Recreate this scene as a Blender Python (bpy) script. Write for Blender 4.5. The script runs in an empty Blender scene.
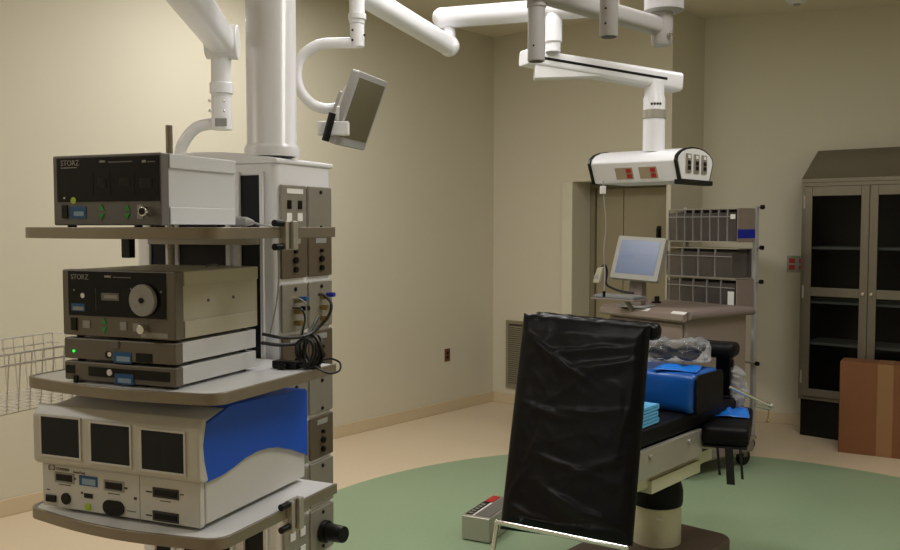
import bpy, bmesh, math, random
from mathutils import Vector, Matrix, noise
R = math.radians
random.seed(4)
COL = bpy.context.scene.collection

# ------------------------------------------------------------------ camera
FOC = 900.0; EYE = 1.68; PIT = math.atan(49/900)
def ray(px, py):
    dx = (px-450)/FOC; dy = -(py-275)/FOC; c, s = math.cos(PIT), math.sin(PIT)
    return Vector((dx, c+dy*s, -s+dy*c))
def at(px, py, Y):                       # photo pixel -> point at distance Y
    r = ray(px, py); return Vector((0, 0, EYE)) + r*(Y/r.y)
def fl(px, py, z=0.0):                   # photo pixel -> point at height z
    r = ray(px, py); return Vector((0, 0, EYE)) + r*((z-EYE)/r.z)
cam_d = bpy.data.cameras.new('camera'); cam = bpy.data.objects.new('camera', cam_d); COL.objects.link(cam)
cam.location = (0, 0, EYE); cam.rotation_euler = (R(90)-PIT, 0, 0)
cam_d.sensor_width = 36; cam_d.lens = 36; cam_d.clip_start = 0.05
bpy.context.scene.camera = cam

# ------------------------------------------------------------------ materials
def lin(c):
    c /= 255
    return c/12.92 if c <= 0.04045 else ((c+0.055)/1.055)**2.4
MATS = {}
def mat(name, rgb, rough=0.5, metal=0.0, var=0.06, scale=9.0, bump=0.0, bscale=60.0, coat=0.0, alpha=1.0, emit=None, estr=0.0, stretch=None, spec=0.5):
    m = bpy.data.materials.new(name); m.use_nodes = True; nt = m.node_tree; n = nt.nodes
    b = n['Principled BSDF']; col = [lin(v) for v in rgb]
    tc = n.new('ShaderNodeTexCoord'); src = tc.outputs['Object']
    if stretch:
        mp = n.new('ShaderNodeMapping'); mp.inputs['Scale'].default_value = stretch
        nt.links.new(src, mp.inputs['Vector']); src = mp.outputs['Vector']
    tx = n.new('ShaderNodeTexNoise'); tx.inputs['Scale'].default_value = scale; tx.inputs['Detail'].default_value = 4
    nt.links.new(src, tx.inputs['Vector'])
    mx = n.new('ShaderNodeMix'); mx.data_type = 'RGBA'
    mx.inputs['A'].default_value = [v*(1-var) for v in col]+[1]
    mx.inputs['B'].default_value = [min(1, v*(1+var)) for v in col]+[1]
    nt.links.new(tx.outputs['Fac'], mx.inputs['Factor']); nt.links.new(mx.outputs['Result'], b.inputs['Base Color'])
    b.inputs['Roughness'].default_value = rough; b.inputs['Metallic'].default_value = metal
    b.inputs['Coat Weight'].default_value = coat; b.inputs['Alpha'].default_value = alpha
    b.inputs['Specular IOR Level'].default_value = spec
    if emit:
        b.inputs['Emission Color'].default_value = [lin(v) for v in emit]+[1]; b.inputs['Emission Strength'].default_value = estr
    if bump:
        t2 = n.new('ShaderNodeTexNoise'); t2.inputs['Scale'].default_value = bscale; t2.inputs['Detail'].default_value = 3
        nt.links.new(src, t2.inputs['Vector'])
        bp = n.new('ShaderNodeBump'); bp.inputs['Strength'].default_value = bump; bp.inputs['Distance'].default_value = 0.01
        nt.links.new(t2.outputs['Fac'], bp.inputs['Height']); nt.links.new(bp.outputs['Normal'], b.inputs['Normal'])
    MATS[name] = m
    return m
def clear(name, tint, transp, rough=0.05, fres=0.35):
    """thin clear sheet: transparent mixed with a glossy film"""
    m = bpy.data.materials.new(name); m.use_nodes = True; nt = m.node_tree; n = nt.nodes
    for k in list(n): n.remove(k)
    out = n.new('ShaderNodeOutputMaterial'); tr = n.new('ShaderNodeBsdfTransparent'); gl = n.new('ShaderNodeBsdfPrincipled')
    tr.inputs['Color'].default_value = [lin(v) for v in transp]+[1]
    gl.inputs['Base Color'].default_value = [lin(v) for v in tint]+[1]; gl.inputs['Roughness'].default_value = rough
    lw = n.new('ShaderNodeLayerWeight'); lw.inputs['Blend'].default_value = 0.4
    ma = n.new('ShaderNodeMath'); ma.operation = 'MULTIPLY_ADD'; ma.inputs[1].default_value = 0.7; ma.inputs[2].default_value = fres
    ma.use_clamp = True
    nt.links.new(lw.outputs['Fresnel'], ma.inputs[0])
    ms = n.new('ShaderNodeMixShader'); nt.links.new(ma.outputs[0], ms.inputs['Fac'])
    nt.links.new(tr.outputs[0], ms.inputs[1]); nt.links.new(gl.outputs[0], ms.inputs[2]); nt.links.new(ms.outputs[0], out.inputs['Surface'])
    return m

WALL = (206, 199, 178)
m_wall = mat('painted_wall', WALL, 0.7, var=0.02, scale=1.5, bump=0.03, bscale=220)
m_ceil = mat('ceiling_paint', (222, 214, 194), 0.8, var=0.02)
m_base = mat('coved_vinyl', (204, 186, 154), 0.45, var=0.03)
m_door = mat('door_paint', (150, 140, 112), 0.5, var=0.04, scale=4)
m_frame = mat('door_frame_paint', (126, 117, 92), 0.45, var=0.03)
m_white = mat('white_enamel', (234, 234, 238), 0.28, var=0.02, coat=0.2)
m_white2 = mat('white_plastic', (226, 226, 226), 0.4, var=0.02)
m_cream = mat('cream_metal_case', (180, 174, 154), 0.42, var=0.025)
m_pale = mat('pale_grey_case', (206, 207, 206), 0.42, var=0.025)
m_bezel = mat('grey_bezel', (104, 101, 98), 0.45, var=0.03)
m_bezel2 = mat('taupe_bezel', (104, 97, 86), 0.45, var=0.03)
m_greymid = mat('mid_grey_plastic', (150, 149, 147), 0.5, var=0.03)
m_armgrey = mat('grey_plastic_stub', (170, 167, 166), 0.45, var=0.03)
m_black = mat('black_plastic', (7, 7, 8), 0.35, var=0.15, spec=.3)
m_panel = mat('black_glass_panel', (8, 8, 13), 0.25, var=0.1, spec=.25)
m_dark = mat('dark_panel', (10, 12, 22), 0.4, var=0.1, spec=.25)
m_screen = mat('dark_screen', (20, 25, 30), 0.3, var=0.05, spec=.3)
m_vinyl = mat('black_vinyl', (3, 3, 6), 0.30, var=0.15, scale=20, bump=0.05, bscale=45, spec=0.22)
m_foamblk = mat('black_foam_cover', (5, 5, 8), 0.5, var=0.15, bump=0.1, bscale=90, spec=0.2)
m_strap = mat('black_webbing', (14, 14, 15), 0.8, var=0.2, scale=60)
m_blue = mat('blue_vinyl', (18, 82, 162), 0.3, var=0.08, scale=6, bump=0.1, bscale=30)
m_bluecase = mat('blue_case_shell', (22, 84, 200), 0.35, var=0.03)
m_lightblue = mat('light_blue_towel', (96, 176, 226), 0.85, var=0.1, scale=40, bump=0.3, bscale=120)
m_sheet = mat('blue_sheet_plastic', (24, 110, 205), 0.3, var=0.1, bump=0.1, bscale=40)
m_steel = mat('brushed_steel', (176, 172, 162), 0.32, 0.45, var=0.08, scale=30, stretch=(1, 30, 30))
m_plate = mat('steel_wall_plate', (158, 153, 143), 0.36, 0.45, var=0.05, scale=40)
m_rim = mat('bronze_steel_rim', (142, 133, 118), 0.30, 0.5, var=0.08, scale=20)
m_chrome = mat('chrome', (225, 225, 222), 0.12, 1.0, var=0.02)
m_cab = mat('stainless_cabinet', (122, 114, 98), 0.36, 0.5, var=0.05, scale=8, stretch=(6, 6, 1))
m_shelf = mat('shelf_top_laminate', (224, 224, 224), 0.3, var=0.02)
m_lilac = mat('mauve_grey_case', (142, 127, 119), 0.45, var=0.03)
m_lilac2 = mat('mauve_grey_trim', (130, 117, 112), 0.4, var=0.03)
m_card = mat('corrugated_cardboard', (122, 78, 46), 0.85, var=0.06, scale=14, bump=0.05, bscale=40)
m_tape = mat('packing_tape', (142, 104, 68), 0.45, var=0.05)
m_red = mat('red_socket', (168, 28, 30), 0.4, var=0.06)
m_brown = mat('brown_socket', (104, 66, 42), 0.45, var=0.06)
m_green = mat('green_button', (36, 150, 60), 0.4, var=0.06)
m_led = mat('green_led', (30, 200, 60), 0.4, emit=(40, 230, 80), estr=1.2)
m_lime = mat('lime_sticker', (168, 196, 40), 0.55, var=0.05)
m_bluestk = mat('blue_sticker', (24, 84, 140), 0.45, var=0.08)
m_paleblue = mat('pale_print', (140, 166, 190), 0.5, var=0.05)
m_paper = mat('white_paper', (232, 230, 226), 0.75, var=0.03)
m_print = mat('grey_print', (150, 148, 142), 0.6, var=0.05)
m_printdk = mat('dark_print', (60, 56, 52), 0.6, var=0.05)
m_tapeblue = mat('blue_tape', (28, 42, 160), 0.45, var=0.06)
m_brownbase = mat('brown_base_cover', (82, 66, 56), 0.45, var=0.06)
m_colcover = mat('steel_column_cover', (208, 204, 178), 0.35, 0.15, var=0.04)
m_wire = mat('white_coated_wire', (246, 244, 238), 0.4, var=0.03)
m_cable = mat('black_rubber_cable', (18, 18, 20), 0.45, var=0.1)
m_greycable = mat('grey_cable', (158, 156, 152), 0.5, var=0.05)
m_bin = mat('smoked_clear_bin', (112, 104, 100), 0.18, var=0.06, alpha=0.45)
m_binback = mat('bin_backing', (70, 63, 60), 0.6, var=0.08)
m_plate2 = mat('bronze_plate', (116, 104, 88), 0.36, 0.5, var=0.05)
m_bagfilm = clear('clear_bag_film', (236, 236, 236), (235, 235, 235), 0.15, 0.22)
m_gold = mat('brass_fitting', (168, 150, 100), 0.3, 0.9, var=0.05)
m_glass = clear('cabinet_glass', (30, 30, 30), (214, 216, 212), 0.03, 0.06)
m_film = clear('clear_plastic_film', (235, 235, 235), (240, 240, 240), 0.08, 0.05)
m_cabin = mat('cabinet_interior', (78, 72, 62), 0.45, 0.5, var=0.06)
m_monitor = mat('monitor_screen_blue', (70, 84, 112), 0.3, var=0.03, emit=(116, 130, 158), estr=0.20)
m_monitor2 = mat('monitor_window_pale', (80, 94, 122), 0.2, emit=(108, 122, 152), estr=0.20)
m_lcd = mat('unlit_olive_screen', (112, 106, 84), 0.22, var=0.03)
m_lampd = mat('lamp_diffuser', (250, 246, 235), 0.5, emit=(255, 246, 224), estr=2.0)

# floor: tan sheet vinyl with a round green inlay
def floor_mat():
    m = bpy.data.materials.new('sheet_vinyl_floor'); m.use_nodes = True; nt = m.node_tree; n = nt.nodes; b = n['Principled BSDF']
    g = n.new('ShaderNodeNewGeometry')
    vm = n.new('ShaderNodeVectorMath'); vm.operation = 'DISTANCE'; vm.inputs[1].default_value = (1.262, 4.309, 0)
    nt.links.new(g.outputs['Position'], vm.inputs[0])
    lt = n.new('ShaderNodeMath'); lt.operation = 'LESS_THAN'; lt.inputs[1].default_value = 2.39
    nt.links.new(vm.outputs['Value'], lt.inputs[0])
    tx = n.new('ShaderNodeTexNoise'); tx.inputs['Scale'].default_value = 40; tx.inputs['Detail'].default_value = 6
    nt.links.new(g.outputs['Position'], tx.inputs['Vector'])
    def duo(a, k):
        x = n.new('ShaderNodeMix'); x.data_type = 'RGBA'; c = [lin(v) for v in a]
        x.inputs['A'].default_value = [v*(1-k) for v in c]+[1]; x.inputs['B'].default_value = [v*(1+k) for v in c]+[1]
        nt.links.new(tx.outputs['Fac'], x.inputs['Factor']); return x.outputs['Result']
    mx = n.new('ShaderNodeMix'); mx.data_type = 'RGBA'
    nt.links.new(lt.outputs[0], mx.inputs['Factor'])
    nt.links.new(duo((214, 196, 168), 0.06), mx.inputs['A']); nt.links.new(duo((143, 164, 132), 0.08), mx.inputs['B'])
    nt.links.new(mx.outputs['Result'], b.inputs['Base Color']); b.inputs['Roughness'].default_value = 0.42
    return m
m_floor = floor_mat()

# ------------------------------------------------------------------ mesh helper
def spline(pts, k=8):
    """Catmull-Rom through the points"""
    P = [Vector(p) for p in pts]; P = [P[0]*2-P[1]]+P+[P[-1]*2-P[-2]]; out = []
    for i in range(1, len(P)-2):
        a, b, c, d = P[i-1:i+3]
        for j in range(k):
            t = j/k
            out.append(0.5*((2*b)+(c-a)*t+(2*a-5*b+4*c-d)*t*t+(3*b-a-3*c+d)*t**3))
    out.append(P[-2]); return out
def rrect(x0, y0, x1, y1, r, n=5):
    o = []
    for cx, cy, a0 in ((x1-r, y1-r, 0), (x0+r, y1-r, 90), (x0+r, y0+r, 180), (x1-r, y0+r, 270)):
        for i in range(n+1):
            a = R(a0+90*i/n); o.append((cx+r*math.cos(a), cy+r*math.sin(a)))
    return o
class MB:
    def __init__(s): s.v = []; s.f = []
    def add(s, V, F, M=None):
        o = len(s.v); s.v += [(M @ Vector(p)) if M else Vector(p) for p in V]; s.f += [tuple(i+o for i in f) for f in F]; return s
    def box(s, x0, y0, z0, x1, y1, z1, M=None):
        x0, x1 = sorted((x0, x1)); y0, y1 = sorted((y0, y1)); z0, z1 = sorted((z0, z1))
        V = [(x, y, z) for z in (z0, z1) for y in (y0, y1) for x in (x0, x1)]
        return s.add(V, [(0, 2, 3, 1), (4, 5, 7, 6), (0, 1, 5, 4), (2, 6, 7, 3), (0, 4, 6, 2), (1, 3, 7, 5)], M)
    def hexa(s, P, M=None):               # 8 corners: bottom ring then top ring, both counter-clockwise from above
        return s.add(P, [(3, 2, 1, 0), (4, 5, 6, 7), (0, 1, 5, 4), (1, 2, 6, 5), (2, 3, 7, 6), (3, 0, 4, 7)], M)
    def prism(s, out, lo, hi, axis='z', M=None):
        area = sum(out[i][0]*out[(i+1) % len(out)][1]-out[(i+1) % len(out)][0]*out[i][1] for i in range(len(out)))
        if area < 0: out = out[::-1]
        if axis == 'z': f = lambda a, b, c: (a, b, c)
        elif axis == 'y': f = lambda a, b, c: (a, -c, b)     # outline in x,z; lo/hi count along -y
        else: f = lambda a, b, c: (c, a, b)                  # outline in y,z
        n = len(out)
        V = [f(a, b, lo) for a, b in out]+[f(a, b, hi) for a, b in out]
        F = [tuple(range(n))[::-1], tuple(range(n, 2*n))]+[(i, (i+1) % n, n+(i+1) % n, n+i) for i in range(n)]
        return s.add(V, F, M)
    def cyl(s, p0, p1, r0, r1=None, n=20, M=None):
        r1 = r0 if r1 is None else r1; p0, p1 = Vector(p0), Vector(p1); d = (p1-p0).normalized()
        a = d.orthogonal().normalized(); b = d.cross(a)
        V = [p+a*r*math.cos(2*math.pi*i/n)+b*r*math.sin(2*math.pi*i/n) for p, r in ((p0, r0), (p1, r1)) for i in range(n)]
        return s.add(V, [tuple(range(n))[::-1], tuple(range(n, 2*n))]+[(i, (i+1) % n, n+(i+1) % n, n+i) for i in range(n)], M)
    def tube(s, pts, r, n=10, M=None, close=False):
        P = [Vector(p) for p in pts]; m = len(P); V = []
        T = [((P[(i+1) % m]-P[i-1]) if close else (P[min(i+1, m-1)]-P[max(i-1, 0)])).normalized() for i in range(m)]
        a = T[0].orthogonal().normalized()
        for i in range(m):
            a = (a-T[i]*a.dot(T[i])).normalized(); b = T[i].cross(a)
            rr = r[i] if isinstance(r, (list, tuple)) else r
            V += [P[i]+a*rr*math.cos(2*math.pi*j/n)+b*rr*math.sin(2*math.pi*j/n) for j in range(n)]
        F = [(i*n+j, i*n+(j+1) % n, (i+1)*n+(j+1) % n, (i+1)*n+j) for i in range(m-1) for j in range(n)]
        if close: F += [((m-1)*n+j, (m-1)*n+(j+1) % n, (j+1) % n, j) for j in range(n)]
        else: F += [tuple(range(n))[::-1], tuple(range((m-1)*n, m*n))]
        return s.add(V, F, M)
    def lathe(s, prof, c=(0, 0, 0), n=28, M=None):
        c = Vector(c); V = []; k = len(prof)
        for r, z in prof: V += [c+Vector((r*math.cos(2*math.pi*i/n), r*math.sin(2*math.pi*i/n), z)) for i in range(n)]
        F = [(i*n+j, i*n+(j+1) % n, (i+1)*n+(j+1) % n, (i+1)*n+j) for i in range(k-1) for j in range(n)]
        F += [tuple(range(n))[::-1], tuple(range((k-1)*n, k*n))]
        return s.add(V, F, M)
    def sphere(s, c, r, n=14, sc=(1, 1, 1), M=None):
        prof = [(max(1e-4, math.sin(math.pi*i/n)), -math.cos(math.pi*i/n)) for i in range(n+1)]
        S = Matrix.Translation(Vector(c)) @ Matrix.Diagonal((r*sc[0], r*sc[1], r*sc[2], 1))
        return s.lathe(prof, (0, 0, 0), n+4, (M @ S) if M else S)
    def build(s, name, m, parent=None, bevel=0.0, seg=2, ang=38, label=None):
        me = bpy.data.meshes.new(name); me.from_pydata([tuple(p) for p in s.v], [], s.f); me.update()
        me.materials.append(m)
        me.polygons.foreach_set('use_smooth', [True]*len(me.polygons)); me.set_sharp_from_angle(angle=R(ang))
        o = bpy.data.objects.new(name, me); COL.objects.link(o)
        if parent: o.parent = parent
        if bevel:
            b = o.modifiers.new('bevel', 'BEVEL'); b.width = bevel; b.segments = seg; b.limit_method = 'ANGLE'; b.angle_limit = R(40)
            b.harden_normals = True
        if label: o['label'] = label
        return o
def box(name, m, dims, parent=None, bevel=0.0, **k): return MB().box(*dims).build(name, m, parent, bevel, **k)
def tag(o, label, cat, group=None, kind=None):
    o['label'] = label; o['category'] = cat
    if group: o['group'] = group
    if kind: o['kind'] = kind
    return o
def thing(name, label, cat, loc=(0, 0, 0), rz=0.0, group=None):
    o = bpy.data.objects.new(name, None); COL.objects.link(o); o.empty_display_size = 0.1
    o.location = loc; o.rotation_euler = (0, 0, rz); return tag(o, label, cat, group)
def struct(o): o['kind'] = 'structure'; return o
class Fr:
    """a thing's local frame: x right, y back, z up"""
    def __init__(s, loc, deg): s.o = Vector(loc); s.rz = R(-deg); s.m = Matrix.Translation(s.o) @ Matrix.Rotation(s.rz, 4, 'Z'); s.i = s.m.inverted()
    def l(s, P): return s.i @ Vector(P)
    def w(s, *p): return s.m @ Vector(p)
    def _hit(s, px, py, ax, c):
        o = s.i @ Vector((0, 0, EYE)); d = s.i.to_3x3() @ ray(px, py); return o+d*((c-o[ax])/d[ax])
    def fr(s, px, py, y=0.0): h = s._hit(px, py, 1, y); return h.x, h.z
    def sd(s, px, py, x=0.0): h = s._hit(px, py, 0, x); return h.y, h.z
    def tp(s, px, py, z=0.0): h = s._hit(px, py, 2, z); return h.x, h.y
def text_mesh(txt, size, name, m, parent, M, shear=0.0):
    c = bpy.data.curves.new(name, 'FONT'); c.body = txt; c.size = size; c.extrude = 0.0004; c.shear = shear; c.align_x = 'LEFT'
    o = bpy.data.objects.new(name, c); COL.objects.link(o)
    bpy.context.view_layer.update()
    me = bpy.data.meshes.new_from_object(o.evaluated_get(bpy.context.evaluated_depsgraph_get()))
    bpy.data.objects.remove(o); bpy.data.curves.remove(c)
    me.transform(M); me.materials.clear(); me.materials.append(m); me.name = name
    t = bpy.data.objects.new(name, me); COL.objects.link(t); t.parent = parent; return t
FRONT = Matrix.Rotation(R(90), 4, 'X')       # text plane x,y -> x,z facing -y

# ------------------------------------------------------------------ the room
RA = 41.0
C0 = fl(493, 401); room = Fr((C0.x, C0.y, 0), RA)          # x: along back wall (v), y: deeper (u)
CZ = 3.45; X1 = 6.4; Y0 = -8.3; STEP = 0.58; DEEP = 2.4
VA = 1.84; VB = 2.36                                       # outer corner of door block, corner of cabinet alcove
T = 0.12
def rb(name, m, dims, bevel=0.0, M2=None):
    b = MB().box(*dims); o = b.build(name, m, None, bevel); o.location = room.o; o.rotation_euler = (0, 0, room.rz); return struct(o)
rb('floor', m_floor, (-T, Y0-T, -0.1, X1+T, DEEP+T, 0))
rb('ceiling', m_ceil, (-T, Y0-T, CZ, X1+T, DEEP+T, CZ+0.1))
rb('wall_left', m_wall, (-T, Y0-T, 0, 0, DEEP+T, CZ))
rb('wall_front', m_wall, (0, Y0-T, 0, X1, Y0, CZ))
rb('wall_right', m_wall, (X1, Y0-T, 0, X1+T, DEEP+T, CZ))
OX0, OX1, OZ, RD = 0.90, 1.80, 2.07, 0.30
bw = MB(); bw.box(0, 0, 0, OX0, 0.5, CZ).box(OX1, 0, 0, VA, 0.5, CZ).box(OX0, 0, OZ, OX1, 0.5, CZ)
bw.box(0, 0.5, 0, VA, STEP+0.3, CZ)
o = bw.build('wall_back', m_wall); o.location = room.o; o.rotation_euler = (0, 0, room.rz); struct(o)
SLP = 0.40
def ws(x): return STEP+SLP*(x-VA)
o = MB().prism([(VA, STEP), (X1, ws(X1)), (X1, ws(X1)+T), (VA, STEP+T)], 0, CZ).build('wall_side', m_wall); o.location = room.o; o.rotation_euler = (0, 0, room.rz); struct(o)
def base(name, dims):
    rb(name, m_base, dims, 0.004)
BH = 0.1; BT = 0.012
base('baseboard_left', (0, Y0, 0, BT, 0, BH))
base('baseboard_back', (BT, -BT, 0, 0.789, 0, BH))
base('baseboard_jamb', (OX0, 0, 0, OX0+BT, RD-0.02, BH))
base('baseboard_return', (VA, 0, 0, VA+BT, STEP, BH))
o = MB().prism([(VA+BT, ws(VA+BT)-BT), (X1, ws(X1)-BT), (X1, ws(X1)), (VA+BT, ws(VA+BT))], 0, BH).build('baseboard_side', m_base, None, 0.004); o.location = room.o; o.rotation_euler = (0, 0, room.rz); struct(o)
base('baseboard_right', (X1-BT, Y0, 0, X1, DEEP, BH))
# double door in its recess
d = thing('door_1', 'recessed beige double door in the back wall', 'door', room.w(OX0, RD, 0), room.rz); struct(d)
DW = OX1-OX0
fr = MB(); fr.box(0, -0.03, 0, 0.05, 0.05, OZ-0.0).box(DW-0.05, -0.03, 0, DW, 0.05, OZ).box(0.05, -0.03, OZ-0.05, DW-0.05, 0.05, OZ)
fr.build('door_frame', m_frame, d, 0.003)
sx = 0.33
box('door_leaf', m_door, (0.054, 0, 0.012, sx-0.003, 0.045, OZ-0.054), d, 0.003)
lf = box('door_leaf', m_door, (sx+0.003, 0, 0.012, DW-0.054, 0.045, OZ-0.054), d, 0.003)
hb = MB(); hb.box(0.66, -0.012, 1.56, 0.70, 0, 1.68).box(0.67, -0.04, 1.58, 0.69, -0.012, 1.66)
hb.build('door_latch', m_black, lf, 0.004)
o = MB().box(0.79, -0.022, 0, OX0, -0.0005, OZ).build('trim_1', mat('casing_paint', (212, 206, 186), .5), None, 0.004); o.location = room.o; o.rotation_euler = (0, 0, room.rz); struct(o)
# return air grille, low on the back wall
gx0, gz1 = room.fr(507, 320); gz0 = room.fr(508, 387)[1]
g = thing('vent_grille', 'louvred return air grille low on the back wall beside the black panel', 'vent', room.w(gx0, 0, gz0), room.rz)
W_, H_ = 0.56, gz1-gz0
b = MB(); b.prism([(0, 0), (W_, 0), (W_, H_), (0, H_)], 0.0005, 0.004, 'y').build('backing', m_binback, g)
b = MB()
for q in ((0, 0, .03, H_), (W_-.03, 0, W_, H_), (.03, 0, W_-.03, .03), (.03, H_-.03, W_-.03, H_)): b.box(q[0], -0.02, q[1], q[2], -0.0045, q[3])
b.build('frame', mat('grille_paint', (132, 124, 100), 0.5), g, 0.002)
b = MB(); k = 0
while .04+k*.02 < H_-.04:
    z = .04+k*.02; b.hexa([(.03, -.008, z-.006), (.03, -.006, z-.004), (.03, -.006, z-.004), (.03, -.008, z-.006)] if 0 else [(.03, -.018, z-.008), (W_-.03, -.018, z-.008), (W_-.03, -.006, z+.004), (.03, -.006, z+.004), (.03, -.018, z-.006), (W_-.03, -.018, z-.006), (W_-.03, -.006, z+.006), (.03, -.006, z+.006)]); k += 1
b.build('louvres', MATS['grille_paint'], g)
# brown outlet on left wall
yl, zl = room.sd(447, 355, 0.0)
g = thing('wall_outlet', 'small brown outlet plate on the left wall', 'outlet', room.w(0, yl, zl), room.rz)
box('cover_plate', m_brown, (0.0005, -.036, -.058, .007, .036, .058), g, 0.003)
for s in (-.02, .02): box('socket', m_black, (.0072, -.014, s-.012, .010, .014, s+.012), g, 0.002)
# red outlets on alcove wall
WF = Fr(room.w(VA, STEP, 0), RA-math.degrees(math.atan(SLP))); xl, zl = WF.fr(797, 264, 0)
g = thing('wall_outlet', 'steel plate of red emergency outlets beside the steel cabinet', 'outlet', WF.w(xl, 0, zl), WF.rz)
box('cover_plate', m_plate, (-.08, -.007, -.07, .08, -.0005, .07), g, 0.003)
for a in (-.04, .04):
    for s in (-.028, .028): box('socket', m_red, (a-.024, -.012, s-.02, a+.024, -.0072, s+.02), g, 0.003)
box('indicator', m_green, (-.05, -.009, .055, .02, -.0072, .063), g)
# ceiling detector
q = fl(797, -3, CZ)
g = thing('smoke_detector', 'small white round detector on the ceiling at the right', 'detector', (q.x, q.y, CZ), 0)
MB().lathe([(.085, 0), (.085, -.02), (.065, -.045), (.03, -.055)][::-1], n=24).build('housing', m_white2, g)
MB().lathe([(.028, -.06), (.028, -.055)], n=16).build('sensor_cap', m_greymid, g)

# ------------------------------------------------------------------ equipment boom
TH = 24.5
P0 = at(212, 400, 2.1); bm_o = (P0.x, P0.y, 0); B = Fr(bm_o, TH)
boom = thing('equipment_boom', 'white ceiling mounted equipment boom with three steel rimmed shelves at left', 'medical boom', bm_o, B.rz)
TX1, TY0, TY1 = -0.178, 0.517, 0.82
tx = lambda px: B.fr(px, 252, TY0)[0]
TX0 = tx(135)
TZ0, TZ1 = 0.55, 1.90
S1, S2, S3 = 1.675, 1.287, 0.942
# body with rounded edges and a slightly domed cap
out = rrect(TX0, TY0, TX1, TY1, 0.025)
tower = MB().prism(out, TZ0, TZ1-0.035).build('tower', m_white, boom, 0.004)
cap = MB()
n = 24; prof = []
for i in range(n+1):
    x = TX0-0.006+(TX1-TX0+0.012)*i/n; prof.append((x, TZ1-0.03+0.035*math.sin(math.pi*(0.12+0.8*i/n))))
cap.prism([(TX0-0.006, TZ1-0.036)]+prof+[(TX1+0.006, TZ1-0.036)], -(TY1+0.004), -(TY0-0.006), 'y')
cap.build('tower_cap', m_white, boom, 0.006)
# black channels down the tower front
for x0, x1 in ((tx(242), tx(262)), (tx(180), tx(228)), (tx(152), tx(168))):
    box('front_channel', m_dark, (x0, TY0-0.003, TZ0+.03, x1, TY0+.004, TZ1-0.07), tower)
    b = MB(); b.box(x0-.012, TY0-.012, TZ0+.02, x0, TY0-.0005, TZ1-.06).box(x1, TY0-.012, TZ0+.02, x1+.012, TY0-.0005, TZ1-.06)
    b.build('channel_trim', m_white2, tower, 0.002)
# column up to ceiling
cc = at(272, 150, 2.74); ccl = B.l((cc.x, cc.y, 0))
b = MB(); b.lathe([(.082, TZ1-.012), (.082, TZ1+.012), (.079, TZ1+.02), (.0745, TZ1+.026), (.0745, CZ-.12), (.16, CZ-.11), (.16, CZ-0.001)], (ccl.x, ccl.y, 0), 40)
b.build('column', m_white, boom)
# pole behind the shelf units
pp = Vector((tx(174.3), 0, 0)); MB().cyl((pp.x, TY0-.0145, 0.9), (pp.x, TY0-.0145, at(172, 118, 2.6).z), .0105, n=14).build('pole', m_rim, boom)
box('hanger_bar', m_black, (B.fr(121, 250, .40)[0], .40, B.fr(125, 258, .40)[1], B.fr(129.5, 250, .40)[0], .425, S1-.0305), boom, 0.003)
# shelves
SX0 = -0.592; SD = 0.50; SHX = 0.024
def shelf_outline(g):
    o = []; x0, x1 = SX0-g, SHX+g; r = 0.05; g = g+.018
    o += [(x1, SD)]
    n = 4
    for i in range(n+1):
        a = R(0-90*i/n); o.append((x1-r+r*math.cos(a), r-g+r*math.sin(a)))
    k = 14
    for i in range(1, k):
        t = i/k; x = x1-r+(x0+r-(x1-r))*t; o.append((x, -g-0.030*math.sin(math.pi*t)))
    for i in range(n+1):
        a = R(270-90*i/n); o.append((x0+r+r*math.cos(a), r-g+r*math.sin(a)))
    o += [(x0, SD)]
    return o
for S in (S1, S2, S3):
    sh = MB().prism(shelf_outline(0.0), S-.008, S).build('shelf', m_shelf, boom)
    oo = shelf_outline(0.0); ii = shelf_outline(0.009)
    # rim: band standing proud of shelf edge along right side, front and left side
    b = MB(); path = list(zip(oo, ii)); V = []; F = []
    for (a, c) in path: V += [(a[0], a[1], S-.026), (c[0], c[1], S-.026), (c[0], c[1], S+.002), (a[0], a[1], S+.002)]
    for i in range(len(path)-1):
        for j in range(4): F.append((i*4+j, i*4+(j+1) % 4, (i+1)*4+(j+1) % 4, (i+1)*4+j))
    F += [(3, 2, 1, 0), tuple((len(path)-1)*4+j for j in range(4))]
    b.add(V, F).build('shelf_rim', m_rim, sh, 0.0015)
    b = MB(); b.box(-.60, .08, S-.024, -.57, .44, S-.0085).box(-.26, .08, S-.024, -.23, .44, S-.0085).box(-.6, .44, S-.05, -.23, TY0-.0135, S-.0085)
    b.build('shelf_bracket', m_plate, sh, 0.002)
def clamp(px, py0, py1, S):
    y, z1 = B.sd(px, py0, 0.02+SHX); z0 = B.sd(px, py1, 0.02+SHX)[1]
    b = MB(); q = SHX; b.box(q+.0005, y-.028, z0, q+.012, y+.028, z1).box(q+.012, y-.028, z0, q+.024, y-.014, z1).box(q+.012, y+.006, z0, q+.024, y+.028, z1)
    c = b.build('rail_clamp', m_steel, boom, 0.003)
    for z in (S+.012, S-.048): MB().cyl((SHX+.012, y-.062, z), (SHX+.012, y-.03, z), .009, n=12).build('clamp_knob', m_black, c)
clamp(291, 221, 250, S1); clamp(297, 499, 531, S3)
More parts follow.
